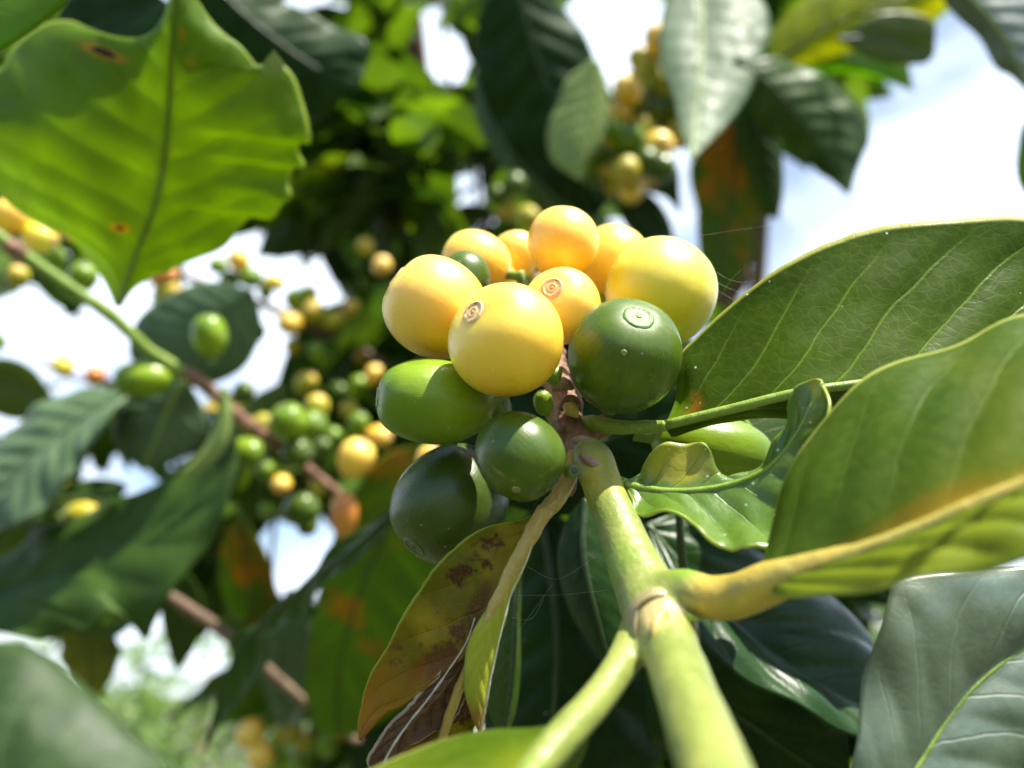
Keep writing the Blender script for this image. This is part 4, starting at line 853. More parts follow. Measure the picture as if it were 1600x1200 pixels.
# ------------------------------------------------------------------ blurred cherries
L_ = [  # label, x, y, r px, ratio, axis, material, depth
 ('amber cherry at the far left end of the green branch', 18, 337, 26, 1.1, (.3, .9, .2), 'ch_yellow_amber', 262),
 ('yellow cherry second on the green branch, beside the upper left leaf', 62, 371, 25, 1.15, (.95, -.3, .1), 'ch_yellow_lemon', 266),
 ('pale green cherry under the upper left leaf', 130, 431, 22, 1.05, (.3, .8, .4), 'ch_green_light', 285),
 ('small dull orange cherry behind the left end of the branch', 28, 432, 17, 1.1, (.3, .8, .4), 'ch_olive', 330),
 ('orange cherry right below the tip of the upper left leaf', 256, 432, 17, 1.35, (.9, .35, .1), 'ch_orange', 400),
 ('dull yellow cherry under the orange one by the leaf tip', 262, 458, 20, 1.2, (.9, .3, .3), 'ch_olive', 402),
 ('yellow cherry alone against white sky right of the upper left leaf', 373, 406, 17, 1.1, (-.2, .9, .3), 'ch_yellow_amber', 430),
 ('green cherry below the lone yellow one', 391, 434, 17, 1.25, (.9, -.2, .3), 'ch_green_light', 432),
 ('dull green cherry left of the green one on the thin branch', 358, 438, 16, 1.1, (.2, .8, .3), 'ch_green', 436),
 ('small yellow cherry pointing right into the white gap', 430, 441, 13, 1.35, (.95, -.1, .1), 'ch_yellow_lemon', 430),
 ('yellow green cherry at the top left of the thin branch bunch', 463, 469, 18, 1.1, (-.3, .9, .2), 'ch_green_light', 440),
 ('yellow green cherry at the top of the thin branch bunch', 482, 461, 15, 1.1, (.3, .9, .2), 'ch_olive', 446),
 ('olive yellow cherry in the middle of the thin branch bunch', 489, 487, 20, 1.1, (.1, .3, .9), 'ch_olive', 438),
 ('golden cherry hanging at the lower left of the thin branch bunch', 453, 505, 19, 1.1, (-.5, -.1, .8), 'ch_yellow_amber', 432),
 ('olive cherry at the right end of the thin branch bunch', 521, 501, 16, 1.25, (.95, .1, .1), 'ch_olive', 440),
 ('small olive green cherry under the golden one', 458, 542, 13, 1.1, (.2, -.9, .2), 'ch_olive', 445),
 ('long green cherry hanging under the thin branch', 498, 552, 15, 1.55, (-.5, .85, .1), 'ch_green_light', 440),
 ('dark green cherry at the edge of the round grey leaf', 404, 518, 12, 1.3, (.1, .9, .2), 'ch_green', 430),
 ('large green cherry standing upright on the left branch', 327, 523, 28, 1.25, (-.05, .98, .15), 'ch_green_light', 290),
 ('large green cherry lying sideways on the left branch', 222, 593, 30, 1.5, (-.98, -.08, .2), 'ch_green_light', 286),
 ('small dark green cherry just above the brown stretch of branch', 381, 612, 17, 1.1, (.5, .7, .2), 'ch_green', 330),
 ('bright green cherry above the brown branch', 451, 658, 29, 1.05, (-.1, .8, .5), 'ch_green_light', 305),
 ('dull green cherry right behind the bright green one', 487, 665, 24, 1.1, (.6, .4, .5), 'ch_green_light', 325),
 ('olive yellow cherry peeping above the dull green one', 495, 636, 20, 1.1, (.3, .9, .2), 'ch_olive', 335),
 ('bright green cherry lying left of the brown branch', 386, 708, 25, 1.28, (.97, -.05, .2), 'ch_green_light', 300),
 ('round mid green cherry with a pale shine on the brown branch', 465, 707, 24, 1.1, (.85, .1, .5), 'ch_green', 308),
 ('small amber cherry in the dark leaves below the branch', 440, 757, 15, 1.15, (.2, -.3, .9), 'ch_yellow_amber', 380),
 ('green cherry above the white gap below the branch', 471, 795, 27, 1.15, (.8, .3, .3), 'ch_green', 320),
 ('dark green cherry just under the green one by the white gap', 480, 820, 17, 1.1, (.2, -.9, .2), 'ch_green', 340),
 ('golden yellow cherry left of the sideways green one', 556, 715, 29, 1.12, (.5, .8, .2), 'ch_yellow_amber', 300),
 ('narrow orange cherry half behind the olive leaf', 538, 803, 22, 1.7, (.05, .98, .1), 'ch_orange', 300),
 ('golden cherry behind the golden yellow one', 592, 682, 18, 1.2, (.9, .1, .2), 'ch_yellow_amber', 350),
 ('green cherry hidden above the golden pair', 560, 662, 17, 1.2, (.3, .8, .2), 'ch_green_light', 350),
 ('small golden cherry beside the sideways green one', 585, 586, 15, 1.2, (.2, .9, .2), 'ch_yellow_amber', 420),
 ('yellow bit of cherry between the sideways and the darkest green ones', 668, 712, 16, 1.3, (.6, .6, .2), 'ch_yellow_amber', 200),
 ('small yellow cherry alone against the white sky at left', 99, 572, 17, 1.05, (.2, -.9, .3), 'ch_yellow_lemon', 420),
 ('small orange cherry right of the lone yellow one at left', 149, 587, 16, 1.05, (.2, .9, .3), 'ch_orange', 425),
 ('green cherry cut by the left edge', -4, 533, 13, 1.1, (.2, .9, .3), 'ch_green_light', 420),
 ('lime yellow cherry low at left under the grey leaf', 128, 806, 23, 1.3, (.98, .1, .1), 'ch_olive', 310),
 ('golden cherry hanging left over the pale far bushes', 391, 1146, 22, 1.1, (-.2, -.3, .9), 'ch_yellow_amber', 400),
 ('golden cherry hanging lowest over the pale far bushes', 407, 1180, 21, 1.1, (.2, -.3, .9), 'ch_yellow_amber', 398),
 ('faded brown cherry right of the golden pair at the bottom', 447, 1142, 18, 1.1, (.2, .3, .8), 'ch_olive', 410),
 ('dull orange cherry under the twig at the bottom', 473, 1158, 16, 1.1, (.2, .8, .3), 'ch_olive', 415),
 ('lime green cherry under the twig at the bottom', 512, 1163, 17, 1.2, (.2, .9, .3), 'ch_green_light', 405),
 ('lime green cherry cut by the bottom edge below the twig', 462, 1198, 18, 1.2, (.6, .6, .3), 'ch_green_light', 400),
 ('olive yellow cherry above the white gap by the sideways green one', 478, 598, 17, 1.2, (.6, .6, .3), 'ch_olive', 420),
]
for i, (lab, x, y, r, ra, ax, m_, d) in enumerate(L_):
    # size on the far twigs follows the depth so that every fruit is 11 to 16 mm across
    cherry(lab, x, y, d, r, ax, M[m_], ra, 1.0, M['scar_dark'] if 'green' in m_ else M['scar_orange'], group='blurred coffee cherries on the branches behind', seed=i * 1.7, spin=i)
# upper bunch
U_ = [
 ('amber cherry alone at the top of the upper right bunch', 1027, 62, 17, 1.25, (-.2, .95, .1), 'ch_yellow_amber'),
 ('amber cherry second from the top of the upper right bunch', 1012, 108, 18, 1.2, (-.3, .9, .2), 'ch_olive'),
 ('olive cherry beside the grey leaf near the top of the bunch', 1034, 134, 19, 1.1, (.3, .8, .5), 'ch_olive'),
 ('brownish amber cherry at the upper left of the bunch', 980, 140, 18, 1.15, (-.6, .7, .3), 'ch_yellow_amber'),
 ('amber cherry at the left shoulder of the bunch', 969, 175, 16, 1.1, (-.5, .2, .8), 'ch_yellow_amber'),
 ('dark green cherry in the heart of the bunch', 1018, 174, 21, 1.05, (.1, .2, .9), 'ch_green'),
 ('mid green cherry at the left of the bunch', 983, 218, 22, 1.05, (-.2, .2, .9), 'ch_green_light'),
 ('golden cherry low in the bunch with its scar facing out', 1027, 231, 22, 1.1, (.2, -.1, .95), 'ch_yellow_amber'),
 ('amber cherry behind the grey leaf tip', 1058, 205, 20, 1.3, (.3, -.8, .2), 'ch_olive'),
 ('dark green cherry at the lower left of the bunch', 935, 240, 20, 1.1, (-.6, .1, .6), 'ch_green'),
 ('dull green cherry at the lower left foot of the bunch', 930, 270, 19, 1.1, (-.5, -.3, .6), 'ch_green'),
 ('olive cherry at the foot of the bunch', 978, 268, 21, 1.15, (-.1, -.6, .7), 'ch_olive'),
 ('ochre cherry lowest in the bunch', 985, 298, 16, 1.2, (.3, -.8, .3), 'ch_yellow_amber'),
 ('ochre cherry beside the lowest one', 962, 290, 15, 1.1, (-.3, -.8, .3), 'ch_olive'),
 ('green cherry under the golden one', 1035, 262, 18, 1.1, (.3, -.6, .3), 'ch_green'),
 ('yellow green cherry high in the bunch beside the white sky', 1000, 92, 15, 1.1, (-.5, .8, .3), 'ch_olive'),
 ('yellow green cherry left of the dark green heart of the bunch', 992, 178, 17, 1.1, (-.4, .3, .8), 'ch_green_light'),
 ('olive cherry at the outer left of the bunch', 948, 222, 16, 1.1, (-.8, .2, .5), 'ch_olive'),
 ('green cherry between the two brownish amber ones', 996, 158, 15, 1.1, (-.3, .6, .6), 'ch_green'),
 ('yellow green cherry right of the foot of the bunch', 1012, 275, 16, 1.1, (.4, -.6, .5), 'ch_olive'),
 ('green cherry at the outer lower left of the bunch', 918, 252, 15, 1.1, (-.8, -.2, .5), 'ch_green_light'),
 ('olive cherry tucked behind the dark green heart of the bunch', 1000, 200, 18, 1.1, (-.3, .3, .8), 'ch_olive'),
 ('green cherry under the left shoulder of the bunch', 958, 205, 16, 1.1, (-.7, .2, .6), 'ch_green_light'),
 ('olive cherry between the two upper amber ones', 997, 128, 17, 1.1, (-.2, .8, .5), 'ch_olive'),
 ('green cherry half behind the grey leaf margin', 1052, 165, 18, 1.1, (.5, .5, .5), 'ch_green'),
 ('shaded green cherry behind the golden one', 1010, 252, 19, 1.1, (.1, -.5, .7), 'ch_green'),
 ('olive cherry left of the foot of the bunch', 950, 262, 17, 1.1, (-.4, -.4, .7), 'ch_olive'),
 ('small ochre cherry at the very foot of the bunch', 996, 282, 15, 1.1, (.2, -.8, .4), 'ch_yellow_amber'),
 ('orange cherry hanging from the top edge beside the grey leaf', 1130, 2, 24, 1.3, (.9, .1, .2), 'ch_yellow_amber'),
 ('olive green cherry above the cluster left of the dark leaf', 804, 288, 18, 1.15, (.1, -.6, .7), 'ch_green'),
 ('ochre cherry above the cluster', 793, 328, 17, 1.1, (-.2, -.4, .8), 'ch_olive'),
 ('olive cherry right of the ochre one above the cluster', 826, 340, 17, 1.15, (.4, -.6, .5), 'ch_olive'),
 ('green cherry left of the ochre one above the cluster', 778, 305, 15, 1.1, (-.7, -.2, .5), 'ch_green'),
 ('dim orange cherry in the dark leaves left of the cluster', 597, 415, 14, 1.1, (.1, .3, .8), 'ch_yellow_amber'),
 ('dim olive cherry in the dark leaves above left', 570, 385, 13, 1.1, (.1, .3, .8), 'ch_olive'),
]
for i, (lab, x, y, r, ra, ax, m_) in enumerate(U_):
    cherry(lab, x, y, (385 if 900 < x < 1070 else 430) + (i * 37 % 11) * 2, r * (1.22 if 900 < x < 1070 else 1.1), ax, M[m_], ra, 1.1, M['scar_dark'] if 'green' in m_ else M['scar_orange'], group='blurred coffee cherries of the upper bunches', seed=i * 2.3 + 50, spin=i)
bbranch('brown stem running through the upper right bunch', [(1060, -60, 395), (1040, 60, 395), (1010, 160, 397), (985, 260, 398), (960, 310, 400)], [2.4] * 5, M['bark'])

for lab, pts, rd in [
    ('thin twig rising through the dark foliage left of the reddish stem', [(560, 460, 700), (545, 330, 700), (560, 200, 700), (540, 60, 700)], 1.6),
    ('grey twig beside the bright gap above the cluster', [(745, 420, 760), (742, 260, 760), (700, 120, 760), (690, -20, 760)], 2.0),
    ('thin twig slanting across the upper middle foliage', [(480, 250, 650), (580, 235, 650), (690, 205, 660), (800, 150, 670)], 1.4),
    ('twig with yellow fruit behind the white gap at left', [(60, 560, 440), (110, 590, 440), (190, 600, 440), (260, 640, 440)], 1.2),
    ('thin twig rising behind the olive leaf at lower left', [(430, 800, 520), (425, 900, 520), (440, 1000, 520)], 1.6)]:
    bbranch(lab, pts, [rd] * len(pts), M['bark_red'], n=30)
M_ = [('green', 'ch_green_light'), ('olive', 'ch_olive'), ('golden', 'ch_yellow_amber'), ('dark green', 'ch_green')]
for i, (x, y, r, k, d, where) in enumerate([
    (545, 640, 14, 1, 400, 'right of the white gap beside the sideways green one'), (530, 610, 13, 3, 420, 'above the small olive one left of the sideways green one'), (560, 600, 14, 0, 430, 'just left of the sideways green one'),
    (505, 700, 15, 3, 360, 'between the pale shining one and the golden yellow one'), (520, 680, 14, 0, 370, 'above the golden yellow one'), (430, 690, 15, 3, 340, 'below the bright green one'), (415, 735, 14, 0, 350, 'below the bright green sideways one on the branch'),
    (500, 760, 15, 1, 380, 'under the brown branch near its right end'), (410, 660, 14, 1, 370, 'left of the bright green one above the branch'), (550, 480, 13, 2, 470, 'at the right end of the thin branch'), (590, 520, 14, 1, 470, 'below the thin branch near the amber one'),
    (565, 555, 13, 2, 460, 'on the thin branch just left of the sideways green one'), (610, 400, 12, 1, 560, 'in the dark leaves above the amber one'), (640, 350, 12, 2, 560, 'high in the dark leaves above the amber one'), (575, 440, 12, 0, 560, 'in the dark leaves left of the amber one'),
    (85, 400, 16, 0, 300, 'behind the second yellow one on the green branch'), (35, 300, 15, 1, 300, 'above the amber one at the far left'), (340, 415, 13, 0, 440, 'left of the lone yellow one by the leaf tip'), (415, 455, 12, 3, 440, 'on the thin branch right of the dull green one'),
    (420, 800, 14, 0, 400, 'left of the green one above the white gap'), (535, 1120, 16, 2, 410, 'near the right end of the twig at the bottom'), (430, 1185, 15, 0, 405, 'at the bottom edge right of the lowest golden one')]):
    nm, mm = M_[k]; ax = (math.sin(i * 2.1), math.cos(i * 2.1), 0.5)
    cherry('small %s cherry %s' % (nm, where), x, y, d, r, ax, M[mm], 1.15, 1.0, M['scar_dark'], group='blurred coffee cherries on the branches behind', seed=i + 90, spin=i)
# ------------------------------------------------------------------ larger blurred leaves
leaf('big dark wavy leaf with a pale folded tip across the lower left',
     [(-180, 1010, 290), (-60, 950, 288), (60, 905, 285), (180, 855, 284), (280, 800, 284), (350, 720, 286), (362, 630, 290)],
     [(-180, 1010), (-90, 920), (0, 872), (50, 832), (95, 822), (140, 795), (165, 780), (215, 775), (250, 755), (290, 735), (330, 690), (362, 630)],
     [(-180, 1010), (-60, 1000), (0, 990), (60, 1000), (110, 985), (150, 990), (172, 962), (190, 960), (222, 998), (240, 975), (262, 945), (300, 880), (345, 820), (368, 740), (362, 630)],
     M['lf_mid'], rib_mat=M['rib_dark'], dl=10, dr=-14, bulge=0.12, quilt=1.0, wave=2.0, seed=31, n=110, rib=(0.8, 0.4))
leaf('pale green folded leaf underside curving above the dark wavy leaf',
     [(350, 605, 283), (350, 650, 281), (330, 700, 280), (275, 748, 280)], [(346, 605), (338, 650), (318, 700), (275, 748)], [(356, 608), (362, 655), (350, 705), (310, 740), (275, 748)],
     M['lf_pale'], dl=1, dr=1, bulge=0.2, seed=32, rib=(0.5, 0.3))
leaf('grey glossy leaf blurred at the left edge',
     [(205, 612, 300), (120, 660, 296), (40, 730, 292), (-60, 830, 290)], [(205, 610), (140, 608), (60, 632), (0, 690), (-60, 740), (-60, 830)], [(205, 616), (165, 660), (120, 735), (60, 805), (0, 830), (-60, 830)],
     M['lf_grey'], rib_mat=M['rib_dark'], dl=16, dr=-16, bulge=0.1, quilt=1.4, wave=1.0, seed=33, rib=(0.8, 0.4))
leaf('round dim grey green leaf behind the upright green cherry',
     [(395, 455, 320), (330, 505, 322), (270, 550, 326), (225, 590, 330)], [(393, 453), (330, 440), (265, 460), (215, 500), (202, 550), (225, 590)], [(397, 458), (408, 510), (385, 570), (330, 600), (270, 605), (225, 590)],
     M['lf_grey'], rib_mat=M['rib_dark'], dl=5, dr=5, bulge=0.1, quilt=0.8, seed=34, rib=(0.6, 0.4))
leaf('grey green leaf with a pale midrib below the sideways cherry',
     [(290, 595, 300), (262, 640, 300), (242, 690, 300), (222, 735, 302)], [(288, 594), (230, 600), (185, 640), (180, 690), (222, 735)], [(294, 596), (318, 640), (322, 680), (285, 715), (222, 735)],
     M['lf_grey'], dl=5, dr=5, bulge=0.1, quilt=0.8, seed=35, rib=(0.8, 0.5), rib_mat=M['rib'])
leaf('long wavy dark leaf trailing left from behind the darkest cherry',
     [(622, 792, 190), (560, 850, 200), (500, 895, 210), (440, 945, 220), (385, 1000, 228), (345, 1080, 235), (320, 1178, 240)],
     [(620, 788), (560, 828), (510, 865), (482, 895), (455, 940), (400, 975), (365, 1000), (352, 1050), (335, 1120), (320, 1178)],
     [(626, 796), (590, 850), (540, 885), (498, 925), (472, 965), (425, 1000), (410, 1040), (395, 1075), (352, 1120), (320, 1178)],
     M['lf_mid'], rib_mat=M['rib_dark'], dl=5, dr=-5, bulge=-0.3, quilt=1.0, wave=1.5, seed=36, n=90, rib=(0.6, 0.3))
leaf('large olive yellow leaf with brown blight spots behind the darkest cherry',
     [(680, 690, 300), (620, 800, 305), (560, 930, 312), (530, 1050, 320), (530, 1160, 325)],
     [(676, 690), (600, 712), (550, 775), (515, 860), (490, 960), (475, 1060), (490, 1130), (530, 1160)], [(684, 692), (720, 800), (720, 900), (690, 1010), (640, 1100), (530, 1160)],
     M['lf_spotted'], rib_mat=M['rib_dark'], dl=6, dr=6, bulge=0.08, quilt=1.0, seed=37, n=80, rib=(0.7, 0.4))
leaf('blotchy olive leaf behind the wavy leaf at lower left',
     [(372, 800, 360), (380, 860, 362), (392, 930, 366), (395, 980, 370)], [(370, 800), (345, 850), (342, 910), (360, 960), (395, 980)], [(376, 802), (410, 850), (430, 910), (428, 960), (395, 980)],
     M['lf_spotted'], rib_mat=M['rib_dark'], dl=3, dr=3, seed=38, rib=(0.6, 0.3))
leaf('dark leaf behind the twig hanging with a ragged tip',
     [(270, 900, 330), (275, 950, 332), (280, 1000, 335), (275, 1050, 338)], [(255, 900), (252, 960), (262, 1010), (275, 1050)], [(300, 900), (320, 950), (305, 1010), (275, 1050)], M['lf_mid'], rib_mat=M['rib_dark'], seed=39, rib=(0.5, 0.3))
leaf('grey shaded leaf hanging behind the twig at bottom left',
     [(455, 920, 360), (440, 1000, 362), (440, 1080, 364), (445, 1150, 366)], [(450, 920), (412, 980), (405, 1050), (425, 1110), (445, 1150)], [(460, 920), (485, 980), (480, 1060), (462, 1110), (445, 1150)], M['lf_grey'], rib_mat=M['rib_dark'], seed=40, rib=(0.6, 0.3), dl=4, dr=4)
leaf('olive leaf at the left edge below the lone yellow cherry',
     [(-60, 610, 430), (20, 600, 430), (95, 640, 430)], [(-60, 608), (-10, 560), (50, 575), (95, 640)], [(-60, 612), (0, 650), (50, 655), (95, 640)], M['lf_olive'], rib_mat=M['rib_dark'], seed=41)
# top
leaf('huge black green leaf hanging from the top edge left of centre',
     [(300, -60, 330), (380, 20, 335), (470, 90, 342), (560, 140, 350)], [(300, -70), (400, -20), (500, 30), (575, 70), (560, 140)], [(290, -50), (280, 60), (370, 160), (470, 180), (560, 140)], M['lf_dark'], dl=10, dr=8, quilt=1.2, wave=2, seed=42, rib=(0.8, .4), rib_mat=M['rib_dark'])
leaf('dark leaf behind the notch of the upper left leaf',
     [(60, 90, 300), (150, 40, 300), (260, 0, 300)], [(60, 80), (120, -20), (200, -40), (260, 0)], [(60, 95), (150, 110), (240, 100), (290, 30), (260, 0)], M['lf_dark'], seed=43, rib_mat=M['rib_dark'])
leaf('broad black leaf hanging from the top edge right of centre',
     [(800, -60, 400), (830, 60, 405), (870, 180, 412), (930, 340, 420)], [(795, -60), (750, 20), (745, 120), (790, 220), (860, 300), (930, 340)], [(805, -60), (880, 10), (925, 80), (965, 180), (985, 260), (930, 340)], M['lf_dark'], dl=10, dr=14, quilt=2.0, wave=2, seed=44, n=80, rib=(0.9, .4), rib_mat=M['rib_dark'])
leaf('grey ribbed leaf hanging above the cluster',
     [(740, 110, 450), (790, 190, 450), (840, 260, 450), (880, 330, 452)], [(738, 110), (745, 190), (790, 270), (850, 320), (880, 330)], [(744, 110), (820, 140), (870, 210), (890, 280), (880, 330)], M['lf_grey'], quilt=2.2, seed=45, rib_mat=M['rib_dark'])
leaf('pale green folded leaf pointing down in front of the black leaf',
     [(930, 95, 370), (925, 160, 368), (915, 220, 366), (905, 282, 365)], [(925, 92), (885, 125), (872, 160), (856, 200), (862, 250), (905, 282)], [(936, 95), (950, 150), (940, 220), (912, 262), (905, 282)], M['lf_pale'], dl=2, dr=8, bulge=0.1, quilt=1.0, seed=46)
leaf('silvery grey leaf with a pale midrib hanging at top right of centre',
     [(1090, -60, 368), (1096, 20, 355), (1095, 100, 340), (1088, 180, 326), (1080, 250, 310)], [(1085, -60), (1040, 0), (1030, 90), (1052, 150), (1062, 200), (1080, 250)], [(1096, -60), (1180, -10), (1203, 40), (1190, 90), (1168, 150), (1130, 200), (1080, 250)], M['lf_grey'], dl=5, dr=5, bulge=0.1, quilt=0.35, N=12, slant=0.6, seed=47, n=80, rib=(0.9, .5), rib_mat=M['rib'])
leaf('blotchy green and orange leaf hanging behind the lemon yellow cherry',
     [(1150, 180, 380), (1150, 260, 380), (1140, 350, 380), (1125, 460, 380)], [(1145, 180), (1100, 220), (1090, 300), (1094, 400), (1125, 460)], [(1156, 180), (1210, 220), (1222, 300), (1212, 340), (1178, 330), (1175, 400), (1160, 430), (1125, 460)], M['lf_spotted'], rib_mat=M['rib_dark'], seed=48, jag=0.03, quilt=1.0)
leaf('dark brown shrivelled leaf end beside the lemon yellow cherry', [(1110, 330, 395), (1120, 400, 395), (1140, 470, 395)], [(1100, 330), (1095, 400), (1100, 460), (1140, 480)], [(1130, 330), (1165, 400), (1170, 440), (1140, 480)], M['lf_torn'], seed=49)
leaf('dark green leaf with a jagged edge in front of the sky at upper right',
     [(1150, 90, 340), (1210, 140, 342), (1270, 210, 346), (1326, 305, 350)], [(1148, 88), (1230, 95), (1300, 130), (1330, 165), (1350, 210), (1345, 250), (1326, 305)], [(1150, 95), (1165, 170), (1210, 215), (1235, 220), (1250, 250), (1272, 262), (1300, 285), (1326, 305)], M['lf_mid'], rib_mat=M['rib_dark'], dl=10, dr=6, quilt=1.2, wave=1.5, jag=0.02, seed=50, n=80)
leaf('dark green leaf hanging straight down beside the blotchy one',
     [(1165, 110, 372), (1180, 190, 372), (1200, 270, 374), (1216, 345, 376)], [(1160, 110), (1195, 160), (1218, 220), (1224, 290), (1216, 345)], [(1170, 110), (1150, 190), (1165, 270), (1190, 320), (1216, 345)], M['lf_mid'], rib_mat=M['rib_dark'], jag=0.03, quilt=1.0, seed=61, dl=3, dr=4)
leaf('yellow green lit edge of a leaf beside the jagged dark leaf', [(1300, 120, 372), (1335, 180, 372), (1340, 250, 372)], [(1298, 120), (1350, 170), (1358, 220), (1340, 252)], [(1300, 125), (1318, 190), (1325, 230), (1340, 252)], M['lf_pale'], seed=51, rib=None)
leaf('bright green pointed leaf reaching into the sky at upper right',
     [(1180, 60, 400), (1260, 75, 402), (1340, 95, 406), (1428, 142, 410)], [(1178, 56), (1270, 30), (1360, 50), (1410, 80), (1428, 142)], [(1180, 66), (1240, 110), (1330, 115), (1380, 125), (1428, 142)], M['lf_bright'], rib_mat=M['rib_dark'], dl=4, dr=5, seed=52)
leaf('yellow leaf with a rust streak along the top edge at right',
     [(1200, 110, 360), (1280, 50, 358), (1380, 10, 356), (1520, -30, 355)], [(1198, 105), (1215, 40), (1300, -30), (1420, -60), (1520, -30)], [(1202, 112), (1290, 95), (1400, 50), (1470, 20), (1520, -30)], M['lf_lime'], rib_mat=M['rib_dark'], dl=4, dr=6, seed=53, quilt=0.8)
leaf('grey brown folded leaf under the yellow leaf', [(1310, 60, 350), (1380, 60, 350), (1460, 85, 352)], [(1308, 58), (1380, 20), (1455, 30), (1460, 85)], [(1310, 64), (1370, 95), (1440, 100), (1460, 85)], M['lf_olive'], rib_mat=M['rib_dark'], seed=54)
leaf('blue green leaf at the upper right corner',
     [(1430, -80, 300), (1510, -10, 298), (1570, 60, 296), (1610, 150, 295)], [(1430, -85), (1540, -60), (1640, 0), (1660, 80), (1610, 150)], [(1432, -76), (1480, 10), (1530, 60), (1555, 105), (1580, 120), (1610, 150)], M['lf_glossy'], dl=6, dr=5, quilt=1.2, seed=55)
leaf('dark leaf sloping over the blue gap right above the cluster', [(960, 300, 400), (1000, 335, 398), (1050, 400, 396)], [(958, 298), (1010, 300), (1045, 340), (1058, 400)], [(960, 304), (975, 350), (1010, 385), (1050, 402)], M['lf_dark'], seed=56, rib_mat=M['rib_dark'])
leaf('small dark leaf pointing down in the blue gap', [(1020, 230, 415), (1045, 280, 415), (1064, 338, 415)], [(1018, 230), (1000, 290), (1040, 310), (1064, 338)], [(1030, 230), (1058, 260), (1062, 300), (1064, 338)], M['lf_mid'], rib_mat=M['rib_dark'], seed=57)
leaf('narrow yellow green leaf hanging with an orange tip in the dark foliage', [(600, 130, 620), (598, 190, 620), (594, 250, 620), (594, 306, 620)], [(596, 130), (584, 190), (583, 260), (594, 306)], [(606, 130), (612, 190), (608, 260), (594, 306)], M['lf_lime2'] if 'lf_lime2' in M else M['lf_pale'], seed=58, dl=1, dr=1)
leaf('silvery leaf behind the narrow yellow green leaf', [(570, 190, 640), (560, 240, 640), (570, 290, 640)], [(560, 190), (540, 240), (570, 292)], [(620, 190), (630, 250), (570, 292)], M['lf_grey'], rib_mat=M['rib_dark'], seed=59)
leaf('small curled white lit margin of the upper left leaf', [(410, 118, 166), (420, 100, 164), (428, 82, 163)], [(408, 118), (414, 96), (428, 80)], [(420, 122), (438, 118), (443, 100), (428, 80)], M['lf_pale'], seed=60, rib=None, name='leaf_curl')
for lab, base, tip, w, mt, roll in [
    ('mid green leaf behind the thin branch by the sky gap', (560, 470, 520), (430, 610, 540), 45, 'lf_mid', 30),
    ('dark leaf filling the gap between the left branch and the cluster', (600, 560, 480), (500, 700, 470), 50, 'lf_mid', -20),
    ('dark leaf behind the bright green cherries', (520, 600, 450), (380, 700, 440), 45, 'lf_dark', 10),
    ('dark leaf hanging under the brown branch', (400, 690, 430), (330, 800, 430), 38, 'lf_mid', 15),
    ('olive green leaf behind the green cherry by the white gap', (560, 700, 460), (400, 800, 450), 40, 'lf_olive', 0),
    ('dark leaf above the lime yellow cherry low at left', (200, 760, 380), (20, 790, 370), 30, 'lf_mid', 0),
    ('green leaf under the lime yellow cherry low at left', (60, 790, 360), (230, 850, 350), 26, 'lf_olive', 0),
    ('dark hanging leaf left of the olive leaf', (400, 760, 470), (330, 900, 480), 30, 'lf_dark', 0),
    ('yellow green leaf low behind the twig', (560, 1000, 480), (480, 1160, 480), 40, 'lf_olive', 0),
    ('olive leaf behind the far left wavy leaf edge', (120, 960, 420), (140, 1110, 420), 45, 'lf_olive', 10),
    ('dark leaf at the far left under the green branch', (0, 420, 420), (110, 445, 420), 18, 'lf_mid', 0),
    ('blurred green leaf above the left white gap', (480, 330, 560), (400, 400, 560), 36, 'lf_mid', 0),
    ('green leaf lit through between the olive leaf and the cluster', (600, 880, 430), (620, 1150, 430), 70, 'lf_olive', 0),
    ('black green leaf low in the middle behind everything', (700, 900, 420), (780, 1230, 400), 90, 'lf_dark', 0),
    ('dark leaf low behind the branch foot', (1000, 1100, 300), (1330, 1260, 300), 90, 'lf_dark', 20),
    ('dark leaf in the shade right of the branch', (1080, 840, 260), (1420, 950, 260), 70, 'lf_dark', -10),
    ('dark leaf behind the withered leaf tip', (600, 1040, 380), (560, 1230, 380), 60, 'lf_dark', 0)]:
    gleaf(lab, base, tip, w, M[mt], roll=roll, bend=0.05, sag=0.05, seed=len(lab))

